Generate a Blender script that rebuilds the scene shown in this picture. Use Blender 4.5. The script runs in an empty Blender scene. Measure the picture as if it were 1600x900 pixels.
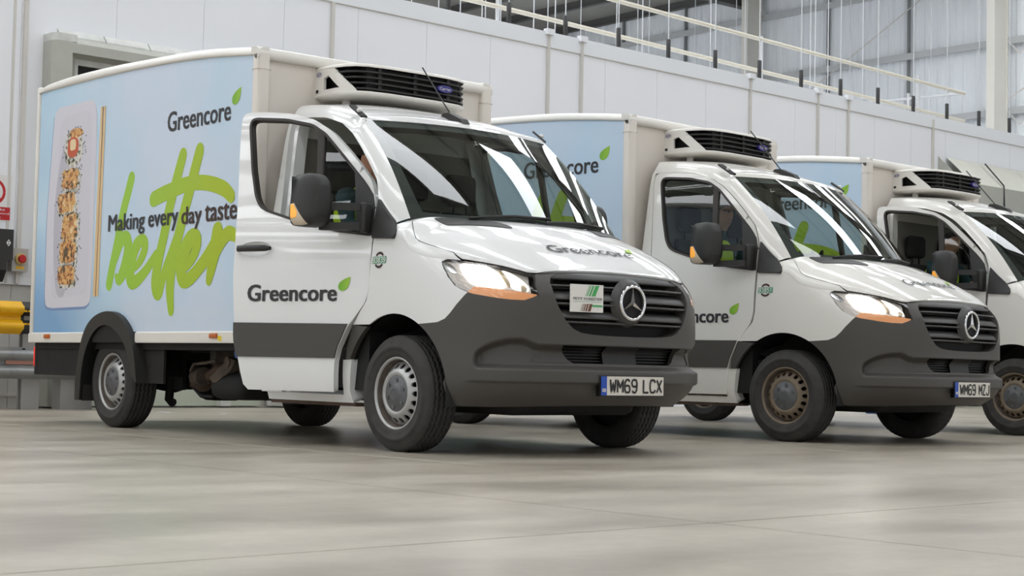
import bpy, bmesh, math, random
import numpy as np
from mathutils import Vector, Matrix, geometry
random.seed(7); np.random.seed(7)
PI = math.pi
SC = bpy.context.scene
COL = SC.collection

# ------------------------------------------------------------------ camera
cam_d = bpy.data.cameras.new('camera'); cam = bpy.data.objects.new('camera', cam_d); COL.objects.link(cam)
FPX, CX, CY, CZ, YAW, PIT, ROL = 2570.34, 7.9840, -6.9034, .5140, 2.43351, .049022, .020616
Fv = Vector((math.cos(YAW)*math.cos(PIT), math.sin(YAW)*math.cos(PIT), math.sin(PIT)))
R0v = Vector((math.sin(YAW), -math.cos(YAW), 0)); U0v = R0v.cross(Fv)
Rv = R0v*math.cos(ROL)+U0v*math.sin(ROL); Uv = U0v*math.cos(ROL)-R0v*math.sin(ROL)
M = Matrix((Rv, Uv, -Fv)).transposed().to_4x4(); M.translation = (CX, CY, CZ)
cam.matrix_world = M
cam_d.sensor_width = 36; cam_d.lens = FPX/1600*36; cam_d.clip_end = 300
SC.camera = cam
cam_d.dof.use_dof = True; cam_d.dof.focus_distance = 11.5; cam_d.dof.aperture_fstop = 11

# ------------------------------------------------------------------ light and exposure
W = bpy.data.worlds.new('hall_daylight'); SC.world = W; W.use_nodes = True
W.node_tree.nodes['Background'].inputs[0].default_value = (.93, .96, 1.0, 1)
W.node_tree.nodes['Background'].inputs[1].default_value = 1.02
ROOFLIGHT = 6.0
SC.view_settings.view_transform = 'Standard'; SC.view_settings.look = 'None'
SC.view_settings.gamma = 1; SC.view_settings.use_curve_mapping = False
SC.view_settings.exposure = 0.0
SC.cycles.use_denoising = True
SC.cycles.max_bounces = 10; SC.cycles.transparent_max_bounces = 24
SC.cycles.sample_clamp_indirect = 8

# ------------------------------------------------------------------ materials
def srgb(r, g, b):
    f = lambda c: ((c/255+.055)/1.055)**2.4 if c > 10 else c/255/12.92
    return (f(r), f(g), f(b), 1)
MATS = {}
def mat(name, col, rough=.5, metal=0, coat=0, noise=None, bump=None, emit=0, spec=.5):
    if name in MATS: return MATS[name]
    m = bpy.data.materials.new(name); m.use_nodes = True; MATS[name] = m
    N, L = m.node_tree.nodes, m.node_tree.links; b = N['Principled BSDF']
    b.inputs['Base Color'].default_value = col; b.inputs['Roughness'].default_value = rough
    b.inputs['Metallic'].default_value = metal; b.inputs['Coat Weight'].default_value = coat
    b.inputs['Coat Roughness'].default_value = .04; b.inputs['Specular IOR Level'].default_value = spec
    if emit:
        b.inputs['Emission Color'].default_value = col; b.inputs['Emission Strength'].default_value = emit
    if noise:                       # (scale, amount): slow mottling of the colour itself
        t = N.new('ShaderNodeTexCoord'); n = N.new('ShaderNodeTexNoise'); n.inputs['Scale'].default_value = noise[0]; n.inputs['Detail'].default_value = 6
        r = N.new('ShaderNodeValToRGB'); k = noise[1]
        r.color_ramp.elements[0].position = .3; r.color_ramp.elements[1].position = .7
        r.color_ramp.elements[0].color = tuple(c*(1-k) for c in col[:3])+(1,); r.color_ramp.elements[1].color = tuple(min(1, c*(1+k)) for c in col[:3])+(1,)
        L.new(t.outputs['Object'], n.inputs['Vector']); L.new(n.outputs['Fac'], r.inputs['Fac']); L.new(r.outputs['Color'], b.inputs['Base Color'])
    if bump:
        t = N.new('ShaderNodeTexCoord'); n = N.new('ShaderNodeTexNoise'); n.inputs['Scale'].default_value = bump[0]; n.inputs['Detail'].default_value = 4
        q = N.new('ShaderNodeBump'); q.inputs['Strength'].default_value = bump[1]; q.inputs['Distance'].default_value = .01
        L.new(t.outputs['Object'], n.inputs['Vector']); L.new(n.outputs['Fac'], q.inputs['Height']); L.new(q.outputs['Normal'], b.inputs['Normal'])
    return m
def glass(name, tint, rough=0.0, boost=1.0):
    if name in MATS: return MATS[name]
    m = bpy.data.materials.new(name); m.use_nodes = True; MATS[name] = m
    N, L = m.node_tree.nodes, m.node_tree.links; N.clear()
    o = N.new('ShaderNodeOutputMaterial'); mx = N.new('ShaderNodeMixShader'); fr = N.new('ShaderNodeFresnel'); fr.inputs['IOR'].default_value = 1.52
    tr = N.new('ShaderNodeBsdfTransparent'); tr.inputs['Color'].default_value = tint
    gl = N.new('ShaderNodeBsdfGlossy'); gl.inputs['Roughness'].default_value = rough
    ge = N.new('ShaderNodeNewGeometry'); bf = N.new('ShaderNodeMath'); bf.operation = 'MULTIPLY_ADD'; bf.inputs[1].default_value = 1/1.52-1.52; bf.inputs[2].default_value = 1.52   # a pane reflects alike from both sides
    L.new(ge.outputs['Backfacing'], bf.inputs[0]); L.new(bf.outputs[0], fr.inputs['IOR'])
    mu = N.new('ShaderNodeMath'); mu.operation = 'MULTIPLY'; mu.use_clamp = True; mu.inputs[1].default_value = boost
    L.new(fr.outputs[0], mu.inputs[0]); L.new(mu.outputs[0], mx.inputs[0]); L.new(tr.outputs[0], mx.inputs[1]); L.new(gl.outputs[0], mx.inputs[2]); L.new(mx.outputs[0], o.inputs[0])
    return m
def emis(name, col, s):
    if name in MATS: return MATS[name]
    m = bpy.data.materials.new(name); m.use_nodes = True; MATS[name] = m
    N, L = m.node_tree.nodes, m.node_tree.links; N.clear()
    o = N.new('ShaderNodeOutputMaterial'); e = N.new('ShaderNodeEmission'); e.inputs[0].default_value = col; e.inputs[1].default_value = s
    L.new(e.outputs[0], o.inputs[0]); return m

WHITE = mat('van_white_paint', srgb(226, 226, 224), .35, coat=.9)
WHITE_D = mat('van_white_paint_dusty', srgb(224, 221, 214), .4, coat=.8, noise=(1.6, .02))
BOXW = mat('box_white_gelcoat', srgb(226, 222, 214), .38, coat=.25, noise=(1.5, .02))
BOXF = mat('box_front_cream', srgb(221, 213, 203), .45, coat=.15, noise=(1.2, .03))
PLAST = mat('grey_bumper_plastic', srgb(70, 67, 63), .5, bump=(260, .04))
GRILLE = mat('dark_grille_plastic', srgb(66, 65, 64), .36)
BLACK = mat('black_plastic', srgb(40, 39, 38), .5)
DARK = mat('near_black', srgb(16, 16, 16), .7)
RUBBER = mat('tyre_rubber', srgb(52, 50, 48), .75, noise=(14, .2), bump=(120, .1))
SEAL = mat('window_seal_rubber', srgb(52, 47, 43), .6)
STEEL = mat('silver_wheel_paint', srgb(176, 176, 174), .36, metal=.5)
CAPG = mat('grey_hub_cap', srgb(92, 93, 95), .45)
CHROME = mat('chrome', srgb(225, 225, 225), .12, metal=1)
UNDER = mat('underbody_black', srgb(26, 24, 22), .8, noise=(6, .4))
RUST = mat('rusty_bracket', srgb(84, 66, 54), .8, noise=(9, .35))
GLASSW = glass('windscreen_glass', (.80, .88, .84, 1), boost=1.7)
GLASSD = glass('door_glass', (.60, .66, .64, 1), boost=1.3)
LENS = glass('lamp_lens', (.97, .97, .97, 1))
LAMP = emis('headlight_beam', (1.0, .95, .90, 1), 9)
LAMP2 = emis('headlight_reflector_glow', (1.0, .95, .88, 1), 1.6)
AMBERG = emis('amber_lamp_glow', (1.0, .40, .10, 1), .9)
AMBER = mat('amber_lens', srgb(226, 158, 108), .25, coat=.5, emit=.22)
AMBERD = mat('amber_marker', srgb(190, 92, 22), .3, coat=.5)
REDL = mat('red_lamp', srgb(215, 30, 25), .3, coat=.5, emit=.8)
REFL = mat('lamp_reflector', srgb(196, 190, 182), .3, metal=.3)
INK = mat('charcoal_ink', srgb(45, 44, 46), .5)
INKB = mat('brown_ink', srgb(58, 36, 26), .5)
NAVY = mat('badge_navy', srgb(46, 42, 120), .3)
PLWHITE = mat('number_plate_white', srgb(214, 208, 198), .4)
PLBLUE = mat('number_plate_blue', srgb(20, 72, 170), .4)
PLBLACK = mat('number_plate_black', srgb(22, 20, 20), .5)
STICKW = mat('sticker_white', srgb(225, 222, 216), .45)
GREENS = mat('sticker_green', srgb(70, 150, 112), .45)
GREEN2 = mat('stripe_green', srgb(72, 165, 92), .45)
BROWNS = mat('stripe_brown', srgb(106, 66, 44), .45)
CLOTHD = mat('dark_seat_fabric', srgb(38, 37, 37), .9)
DASH = mat('dashboard_grey', srgb(48, 47, 46), .7)
TRIMB = mat('cab_lining_beige', srgb(120, 116, 108), .85)
HIVIS = mat('hi_vis_yellow', srgb(196, 222, 30), .7)
TEAL = mat('dark_teal_jacket', srgb(30, 58, 62), .85)
SKIN = mat('skin', srgb(196, 144, 116), .55)
HAIR = mat('dark_hair', srgb(34, 26, 22), .7)

def gradient_green(name, a, b, ax=0, lo=0, hi=1):
    if name in MATS: return MATS[name]
    m = mat(name, a, .45); N, L = m.node_tree.nodes, m.node_tree.links
    t = N.new('ShaderNodeTexCoord'); s = N.new('ShaderNodeSeparateXYZ'); mr = N.new('ShaderNodeMapRange'); r = N.new('ShaderNodeValToRGB')
    mr.inputs[1].default_value = lo; mr.inputs[2].default_value = hi
    r.color_ramp.elements[0].color = a; r.color_ramp.elements[1].color = b
    L.new(t.outputs['Object'], s.inputs[0]); L.new(s.outputs[ax], mr.inputs[0]); L.new(mr.outputs[0], r.inputs[0]); L.new(r.outputs[0], N['Principled BSDF'].inputs['Base Color'])
    return m
LEAFM = gradient_green('leaf_green', srgb(96, 165, 40), srgb(166, 205, 60), 0, -1.95, -1.75)
LEAFD = gradient_green('leaf_green_door', srgb(104, 168, 38), srgb(164, 204, 60), 0, -.53, -.42)
BETTER = gradient_green('brush_lime', srgb(152, 200, 62), srgb(168, 188, 26), 0, -3.6, -2.0)

def sky_print():
    m = mat('printed_sky_blue', srgb(190, 212, 228), .35, coat=.3); N, L = m.node_tree.nodes, m.node_tree.links
    t = N.new('ShaderNodeTexCoord'); s = N.new('ShaderNodeSeparateXYZ'); L.new(t.outputs['Object'], s.inputs[0])
    n = N.new('ShaderNodeTexNoise'); n.inputs['Scale'].default_value = .9; n.inputs['Detail'].default_value = 5; L.new(t.outputs['Object'], n.inputs['Vector'])
    a = N.new('ShaderNodeMapRange'); a.inputs[1].default_value = -3.3; a.inputs[2].default_value = -5.0      # bluer to the rear
    b = N.new('ShaderNodeMapRange'); b.inputs[1].default_value = 1.7; b.inputs[2].default_value = .7           # bluer to the foot
    L.new(s.outputs[0], a.inputs[0]); L.new(s.outputs[2], b.inputs[0])
    ad = N.new('ShaderNodeMath'); ad.operation = 'MULTIPLY'; L.new(a.outputs[0], ad.inputs[0]); L.new(b.outputs[0], ad.inputs[1])
    e1 = N.new('ShaderNodeMath'); e1.operation = 'MULTIPLY_ADD'; e1.inputs[1].default_value = .25; L.new(a.outputs[0], e1.inputs[0]); L.new(ad.outputs[0], e1.inputs[2])
    nn = N.new('ShaderNodeMath'); nn.operation = 'MULTIPLY_ADD'; nn.inputs[1].default_value = .9; nn.inputs[2].default_value = -.36; L.new(n.outputs['Fac'], nn.inputs[0])
    sm_ = N.new('ShaderNodeMath'); sm_.operation = 'ADD'; sm_.use_clamp = True; L.new(e1.outputs[0], sm_.inputs[0]); L.new(nn.outputs[0], sm_.inputs[1])
    r = N.new('ShaderNodeValToRGB'); E = r.color_ramp.elements
    E[0].position = 0; E[0].color = srgb(204, 216, 232); E[1].position = 1; E[1].color = srgb(118, 168, 212)
    x = E.new(.3); x.color = srgb(186, 214, 232)
    L.new(sm_.outputs[0], r.inputs[0]); L.new(r.outputs[0], N['Principled BSDF'].inputs['Base Color']); return m
SKYP = sky_print()
def sushi_print(name, base, spots, sc):
    m = mat(name, base, .5); N, L = m.node_tree.nodes, m.node_tree.links
    t = N.new('ShaderNodeTexCoord'); n = N.new('ShaderNodeTexNoise'); n.inputs['Scale'].default_value = sc; n.inputs['Detail'].default_value = 3; L.new(t.outputs['Object'], n.inputs['Vector'])
    r = N.new('ShaderNodeValToRGB'); E = r.color_ramp.elements; r.color_ramp.interpolation = 'CONSTANT'
    E[0].position = 0; E[0].color = spots[0]; E[1].position = .62; E[1].color = base
    for p, c in zip((.40, .47, .54), spots[1:]): x = E.new(p); x.color = c
    L.new(n.outputs['Fac'], r.inputs[0]); L.new(r.outputs[0], N['Principled BSDF'].inputs['Base Color']); return m
SUSHI = sushi_print('printed_crumb', srgb(232, 206, 158), (srgb(92, 78, 52), srgb(184, 116, 62), srgb(222, 176, 108), srgb(206, 150, 86)), 22)
RICE = sushi_print('printed_rice', srgb(222, 216, 208), (srgb(50, 48, 44), srgb(150, 150, 120), srgb(206, 200, 190), srgb(214, 208, 200)), 30)
PLATEP = mat('printed_plate', srgb(212, 210, 218), .45); PLATEI = mat('printed_plate_well', srgb(208, 206, 214), .45)
SHADOWP = mat('printed_plate_edge', srgb(120, 146, 186), .45); SHADOWI = mat('printed_plate_tone', srgb(188, 185, 195), .45)
SALMON = mat('printed_salmon', srgb(196, 84, 44), .45); CREAMP = mat('printed_cream', srgb(232, 206, 160), .45); STICKP = mat('printed_chopstick', srgb(220, 190, 142), .45); STICKD = mat('printed_chopstick_line', srgb(150, 98, 56), .45)

# ------------------------------------------------------------------ mesh helpers
class B:
    """collects faces, then links them as one mesh object"""
    def __init__(s): s.v = []; s.f = []; s.sm = []; s.nrm = {}
    def add(s, vs, fs, smooth=False, normals=None):
        o = len(s.v)
        if normals is not None: s.nrm.update({o+i: tuple(map(float, q)) for i, q in enumerate(normals)})
        s.v += [tuple(map(float, p)) for p in vs]; s.f += [tuple(i+o for i in f) for f in fs]; s.sm += [smooth]*len(fs); return s
    def box(s, x0, x1, y0, y1, z0, z1):
        v = [(x, y, z) for x in (x0, x1) for y in (y0, y1) for z in (z0, z1)]
        return s.add(v, [(0, 1, 3, 2), (4, 6, 7, 5), (0, 4, 5, 1), (2, 3, 7, 6), (0, 2, 6, 4), (1, 5, 7, 3)])
    def rbox(s, x0, x1, y0, y1, z0, z1, r=.02, seg=2):
        bm = bmesh.new(); bmesh.ops.create_cube(bm, size=1)
        for v in bm.verts: v.co = Vector(((x0+x1)/2+v.co.x*(x1-x0), (y0+y1)/2+v.co.y*(y1-y0), (z0+z1)/2+v.co.z*(z1-z0)))
        bmesh.ops.bevel(bm, geom=bm.edges[:], offset=r, segments=seg, affect='EDGES', profile=.5)
        bm.verts.index_update(); s.add([v.co[:] for v in bm.verts], [[v.index for v in f.verts] for f in bm.faces], True); bm.free(); return s
    def tube(s, pts, r, n=10, cap=True, radii=None):
        P = [Vector(p) for p in pts]; rings = []; up = None
        for i, p in enumerate(P):
            t = (P[min(i+1, len(P)-1)]-P[max(i-1, 0)]).normalized()
            a = Vector((0, 0, 1)) if abs(t.z) < .9 else Vector((1, 0, 0))
            u = t.cross(a).normalized() if up is None else (up-t*up.dot(t)).normalized()
            up = u; w = t.cross(u); q = radii[i] if radii else r
            rings.append([p+u*q*math.cos(2*PI*k/n)+w*q*math.sin(2*PI*k/n) for k in range(n)])
        v = [x for g in rings for x in g]; f = []
        for i in range(len(P)-1):
            for k in range(n): f.append((i*n+k, i*n+(k+1) % n, (i+1)*n+(k+1) % n, (i+1)*n+k))
        s.add(v, f, True)
        if cap:
            s.add(rings[0], [tuple(range(n))[::-1]]); s.add(rings[-1], [tuple(range(n))])
        return s
    def prism(s, poly, fa, fb):
        """poly: 2D outline; fa/fb map (u,v) to the two end faces"""
        n = len(poly); a = [fa(*p) for p in poly]; b = [fb(*p) for p in poly]
        tri = geometry.tessellate_polygon([[Vector((p[0], p[1], 0)) for p in poly]])
        s.add(a, [t[::-1] for t in tri]); s.add(b, tri)
        s.add(a+b, [(i, (i+1) % n, n+(i+1) % n, n+i) for i in range(n)]); return s
    def grid(s, P, smooth=True, closed=False):
        P = np.asarray(P); n, m = P.shape[:2]
        f = [(i*m+j, i*m+(j+1) % m, (i+1)*m+(j+1) % m, (i+1)*m+j) for i in range(n-1) for j in range(m if closed else m-1)]
        return s.add(P.reshape(-1, 3), f, smooth)
    def revolve_y(s, prof, cx, cz, n=48, zig=None):
        """prof: (radius, y); axis along y through (cx, cz)"""
        P = []
        for k in range(n):
            a = 2*PI*k/n
            P.append([(cx+r*math.cos(a), y+(zig[i]*(1 if k % 2 else -1) if zig else 0), cz+r*math.sin(a)) for i, (r, y) in enumerate(prof)])
        P.append(P[0]); return s.grid(P)
    def mirror(s):
        s.v = [(x, -y, z) for x, y, z in s.v]; s.f = [f[::-1] for f in s.f]; s.nrm = {k: (n[0], -n[1], n[2]) for k, n in s.nrm.items()}; return s
    def mesh(s, name):
        me = bpy.data.meshes.new(name); me.from_pydata(s.v, [], s.f)
        me.polygons.foreach_set('use_smooth', s.sm); me.update()
        if s.nrm: me.normals_split_custom_set_from_vertices([s.nrm.get(i, (0, 0, 0)) for i in range(len(s.v))])
        return me
def link(name, me, m, parent=None, **kw):
    o = bpy.data.objects.new(name, me); COL.objects.link(o)
    if m is not None and me is not None:
        if len(me.materials) == 0: me.materials.append(m)
        elif me.materials[0] != m:
            o.material_slots[0].link = 'OBJECT'; o.material_slots[0].material = m
    if parent is not None: o.parent = parent
    for k, v in kw.items(): o[k] = v
    return o
def emp(name, loc, rz=0, **kw):
    o = bpy.data.objects.new(name, None); COL.objects.link(o); o.location = loc; o.rotation_euler = (0, 0, rz); o.empty_display_size = .2
    for k, v in kw.items(): o[k] = v
    return o
CACHE = {}
def part(name, key, fn, m, parent, **kw):
    """a part of a repeated thing: its mesh is built once and shared"""
    key = key or name
    if key not in CACHE: CACHE[key] = fn().mesh(name)
    return link(name, CACHE[key], m, parent, **kw)

def resample(poly, d, sx=1, closed=True):
    out = []; n = len(poly)
    for i in range(n if closed else n-1):
        a, b = poly[i], poly[(i+1) % n]; L = math.hypot((b[0]-a[0])*sx, b[1]-a[1]); k = max(1, int(round(L/d)))
        for j in range(k): out.append((a[0]+(b[0]-a[0])*j/k, a[1]+(b[1]-a[1])*j/k))
    if not closed: out.append(poly[-1])
    return out
def smooth_poly(p, closed=True, it=2):
    """corner cutting"""
    for _ in range(it):
        q = []; n = len(p)
        for i in range(n if closed else n-1):
            a, b = p[i], p[(i+1) % n]; q += [(a[0]*.75+b[0]*.25, a[1]*.75+b[1]*.25), (a[0]*.25+b[0]*.75, a[1]*.25+b[1]*.75)]
        p = q if closed else [p[0]]+q+[p[-1]]
    return p
def inside(pts, poly):
    x, y = pts[:, 0], pts[:, 1]; c = np.zeros(len(x), bool); n = len(poly); j = n-1
    for i in range(n):
        xi, yi = poly[i]; xj, yj = poly[j]
        if yi != yj: c ^= ((yi > y) != (yj > y)) & (x < (xj-xi)*(y-yi)/(yj-yi)+xi)
        j = i
    return c
def panel(b, outline, fn, d=.03, holes=(), sx=1.0, off=0.0, flange=.012, edge=True):
    """a sheet-metal panel: outline and holes in the (u,v) space of a surface fn(u,v); off pushes it outward, flange turns its rim inward"""
    loops = [resample(list(outline), d, sx)]+[resample(list(h), d, sx) for h in holes]
    V = []; E = []
    for lp in loops:
        o = len(V); V += lp; E += [(o+i, o+(i+1) % len(lp)) for i in range(len(lp))]
    A = np.array(loops[0]); lo, hi = A.min(0), A.max(0)
    gu = np.arange(lo[0]+d/sx*.6, hi[0], d/sx); gv = np.arange(lo[1]+d*.6, hi[1], d)
    G = np.array([(u+(d/sx*.5 if j % 2 else 0), v) for j, v in enumerate(gv) for u in gu]) if len(gu) and len(gv) else np.zeros((0, 2))
    if len(G):
        k = inside(G, loops[0])
        for h in loops[1:]: k &= ~inside(G, h)
        G = G[k]
        if len(G):
            VV = np.array(V)*np.array([sx, 1]); GG = G*np.array([sx, 1])
            dm = np.array([np.min((VV[:, 0]-g[0])**2+(VV[:, 1]-g[1])**2) for g in GG]); G = G[dm > (d*.45)**2]
    allp = [Vector((p[0]*sx, p[1])) for p in V]+[Vector((g[0]*sx, g[1])) for g in G]
    vs, es, fs, _, _, _ = geometry.delaunay_2d_cdt(allp, E, [], 0, 1e-6)
    P = np.array([(v.x/sx, v.y) for v in vs]); fs = [tuple(f) for f in fs]
    ce = np.array([P[list(f)].mean(0) for f in fs]); k = inside(ce, loops[0])
    for h in loops[1:]: k &= ~inside(ce, h)
    fs = [f for f, q in zip(fs, k) if q]
    def ev(Q):
        p = fn(Q[:, 0], Q[:, 1]); e = 1e-3
        n = np.cross(fn(Q[:, 0]+e, Q[:, 1])-fn(Q[:, 0]-e, Q[:, 1]), fn(Q[:, 0], Q[:, 1]+e)-fn(Q[:, 0], Q[:, 1]-e))
        n /= np.maximum(np.linalg.norm(n, axis=1, keepdims=True), 1e-9); return p, n
    p, n = ev(P)
    sg = OUT(p, n); n = n*sg[:, None]
    p = p+n*off
    F2 = []
    for f in fs:
        a, bb, c = p[f[0]], p[f[1]], p[f[2]]
        F2.append(f if np.dot(np.cross(bb-a, c-a), n[f[0]]) > 0 else f[::-1])
    b.add(p, F2, True, n)
    if flange and edge:
        for lp in loops:
            q, nq = ev(np.array(lp)); nq = nq*OUT(q, nq)[:, None]; q = q+nq*off; m = len(lp)
            b.add(np.vstack([q, q-nq*flange]), [(i, (i+1) % m, m+(i+1) % m, m+i) for i in range(m)])
    return b
def OUT(p, n):
    # outward = away from the cab's core axis
    core = np.stack([np.clip(p[:, 0], -1.3, .2), 0*p[:, 1], np.clip(p[:, 2], .5, 1.2)], -1)
    return np.where(((p-core)*n).sum(1) >= 0, 1.0, -1.0)
TXT = {}
def text_geo(s, bold=0.0):
    k = (s, bold)
    if k not in TXT:
        cu = bpy.data.curves.new('lettering', 'FONT'); cu.body = s; cu.offset = bold; cu.resolution_u = 3
        ob = bpy.data.objects.new('lettering', cu); me = bpy.data.meshes.new_from_object(ob)
        v = np.array([x.co[:2] for x in me.vertices]); f = [tuple(p.vertices) for p in me.polygons]
        bpy.data.objects.remove(ob); bpy.data.meshes.remove(me); bpy.data.curves.remove(cu)
        v = (v-v.min(0))/(v.max(0)-v.min(0)); TXT[k] = (v, f)
    return TXT[k]
def text(b, s, fn, x0, x1, y0, y1, bold=.02):
    """flat lettering filling x0..x1, y0..y1 of fn's plane"""
    if bold < .02:
        v, f = text_geo(s, bold)
        return b.add([fn(x0+(x1-x0)*a, y0+(y1-y0)*c) for a, c in v], f)
    v, f = text_geo(s, 0.0); w = bold*.17
    for k, (dx, dy) in enumerate(((-1, -.35), (-.4, .45), (.4, -.45), (1, .35), (-1, .35), (1, -.35))):
        b.add([fn(x0+w+dx*w+(x1-x0-2*w)*a, y0+w*.45+dy*w+(y1-y0-w*.9)*c, .00012*k) for a, c in v], f)
    return b

# ------------------------------------------------------------------ the shape of the van's cab (metres; x forward from the front axle, y left, z up)
def pch(xs, ys):
    xs = np.array(xs, float); ys = np.array(ys, float); h = np.diff(xs); d = np.diff(ys)/h
    m = np.zeros(len(xs)); m[0] = d[0]; m[-1] = d[-1]
    for i in range(1, len(xs)-1):
        if d[i-1]*d[i] > 0:
            a, b = 2*h[i]+h[i-1], h[i]+2*h[i-1]; m[i] = (a+b)/(a/d[i-1]+b/d[i])
    def f(x):
        x = np.clip(np.asarray(x, float), xs[0], xs[-1]); i = np.clip(np.searchsorted(xs, x)-1, 0, len(h)-1)
        t = (x-xs[i])/h[i]; t2 = t*t; t3 = t2*t
        return (2*t3-3*t2+1)*ys[i]+(t3-2*t2+t)*h[i]*m[i]+(-2*t3+3*t2)*ys[i+1]+(t3-t2)*h[i]*m[i+1]
    return f
def sm(a, b, x):
    t = np.clip((np.asarray(x, float)-a)/(b-a), 0, 1); return t*t*(3-2*t)
ysd = pch([.2, .27, .36, .5, .9, 1.1, 1.25, 1.42, 1.55, 1.9, 2.1, 2.2], [.92, .955, .98, .99, .99, .985, .97, .945, .92, .865, .83, .80])
xn = pch([.2, .25, .3, .36, .42, .45, .53, .6, .7, .9, .95, 1.0, 1.05, 1.1, 1.2], [.80, .86, .925, .99, 1.026, 1.033, 1.03, 1.015, 1.005, 1.015, 1.01, .985, .94, .875, .72])
X0 = -.1
def recess(s, z):
    zt = .548+.150*np.sqrt(np.maximum(1-(np.maximum(s-.40, 0)/.255)**2, 0))-.033*(1-sm(.31, .40, s))
    pocket = .055*sm(.505, .545, z)*(1-sm(zt-.048, zt, z))*(1-sm(.615, .65, s))
    under = .026*(1-sm(.428, .440, z))*(1-sm(.58, .70, s))
    return pocket+under
def low(s, z):
    """nose and sides: s = 0 at the centre line, 1 where the plan curve meets the flat side, beyond 1 metres rearward; negative = left"""
    s = np.asarray(s, float); z = np.asarray(z, float); sa = np.abs(s); sc = np.clip(sa, 0, 1)
    C = np.maximum(np.cos(sc*PI/2), 1e-9); S = np.maximum(np.sin(sc*PI/2), 1e-9)
    m = 3.4-.4*sm(.7, 1.0, z)-1.1*(1-sm(.27, .43, z)); k = recess(sc, z)
    x = X0+(xn(z)-k-X0)*C**(2/3); y = -(ysd(z)-k*S)*S**(2/m)
    x = np.where(sa > 1, X0-(sa-1), x); y = np.where(s < 0, -y, y)
    return np.stack([x, y, z+0*s], -1)
def s_of_x(x, z):
    if x < X0: return 1+X0-x
    return math.acos(min(1, ((x-X0)/(float(xn(z))-X0))**1.5))*2/PI
zsh = pch([-.3, 0, .12, .3, .49, .616, .69, .763, .827, .855, .875, .9], [1.31, 1.285, 1.205, 1.16, 1.142, 1.123, 1.108, 1.087, 1.068, 1.075, 1.092, 1.092])
zc = pch([-.3, 0, .2, .45, .65, .8, .87, .9], [1.475, 1.455, 1.43, 1.34, 1.24, 1.15, 1.104, 1.095])
pw = pch([-.3, 0, .15, .4, 1], [6, 6, 3, 2.5, 2.5])
def yplan(x):
    z = zsh(x); C = np.clip((np.asarray(x, float)-X0)/(xn(z)-X0), 0, 1)**1.5; S = np.sqrt(np.maximum(1-C*C, 1e-6))
    return ysd(z)*S**(2/(3.4-.4*sm(.7, 1.0, z)))
def hood(x, r):
    x = np.asarray(x, float); r = np.asarray(r, float); ra = np.clip(np.abs(r), 0, 1)
    zs = zsh(x); q = np.maximum(1-ra**pw(x), 0)
    return np.stack([x, -r*yplan(x), zs+(np.maximum(zc(x), zs)-zs)*q**.5], -1)
def hood_w(x, w):
    """the same surface by height fraction w above the shoulder line"""
    return hood(x, (1-np.clip(w, 0, 1)**2)**(1/pw(x)))
def hood_v(x, v):
    v = np.asarray(v, float); return hood(x, np.sign(v)*(1-(1-np.clip(np.abs(v), 0, 1))**1.9))
def r2v(r): return math.copysign(1-(1-abs(r))**(1/1.9), r)
def r2w(x, r): return max(0, 1-abs(r)**float(pw(x)))**.5
def side(x, z):
    x = np.asarray(x, float); z = np.asarray(z, float); return np.stack([x+0*z, -ysd(z)+0*x, z+0*x], -1)
def mir(fn): return lambda u, v: fn(u, v)*np.array([1, -1, 1])
# door-gap line up the pillar and along the roof, and the windscreen's side edge
GAP = [(-.277, 1.31), (-.281, 1.45), (-.295, 1.55), (-.345, 1.675), (-.46, 1.795), (-.57, 1.90), (-.70, 2.01), (-.84, 2.09), (-1.05, 2.15), (-1.25, 2.172), (-1.46, 2.178)]
WSB = lambda y: np.array([.20-.23*(y/.87)**2, y, 1.435-.015*(y/.87)**2])
WST = lambda y: np.array([-.56-.10*(y/.78)**2, y, 2.118-.018*(y/.78)**2])
def ws(a, t):
    """windscreen: a -1..1 across (right side negative y), t 0..1 from foot to head"""
    a = np.asarray(a, float); t = np.asarray(t, float); yb = a*.87; yt = a*.78
    Bp = np.stack([.20-.23*a**2, yb, 1.435-.015*a**2], -1); Tp = np.stack([-.56-.10*a**2, yt, 2.118-.018*a**2], -1)
    p = Bp*(1-t)[..., None]+Tp*t[..., None]; bul = .035*np.sin(PI*t)
    return p+np.stack([bul*.73, 0*bul, bul*.68], -1)
zroof = pch([-1.6, -1.5, -1.2, -1.0, -.8, -.66, -.5], [2.335, 2.335, 2.31, 2.275, 2.215, 2.145, 2.06])
def roof(x, r):
    y = -.72*r; e = np.abs(r)
    return np.stack([x+0*r, y+0*x, zroof(x)-.05*e**2.5+0*r], -1)

# ------------------------------------------------------------------ van parts
def mk(fn):
    def f():
        b = B(); fn(b); return b
    return f
ARC = (-.02, .345, .487)
def arch_pts(z0, z1, n=26):
    """front wheel arch in (s,z), from the rear foot at z0 over the top to the front at z1"""
    cx, cz, r = ARC; a0 = PI-math.asin((z0-cz)/r); a1 = math.asin((z1-cz)/r); out = []
    for k in range(n+1):
        a = a0+(a1-a0)*k/n; x, z = cx+r*math.cos(a), cz+r*math.sin(a); out.append((s_of_x(x, z), z))
    return out
FB = [(.907, .768), (.815, .778), (.781, .799), (.757, .833), (.729, .883), (.695, .932), (.678, .952)]      # wing / bumper line
HLO = [(.762, 1.138), (.766, 1.098), (.759, 1.04), (.737, .992), (.709, .97), (.677, .952), (.650, .942), (.548, .921), (.472, .910), (.406, .908), (.367, .925), (.346, .938), (.351, .994), (.331, 1.060), (.36, 1.067), (.399, 1.083), (.466, 1.104), (.539, 1.120), (.653, 1.139), (.733, 1.143)]
GRO = [(.324, 1.064), (.351, .994), (.340, .926), (.296, .835), (.246, .762), (.208, .727), (.171, .704), (.120, .691), (.05, .683)]
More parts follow.
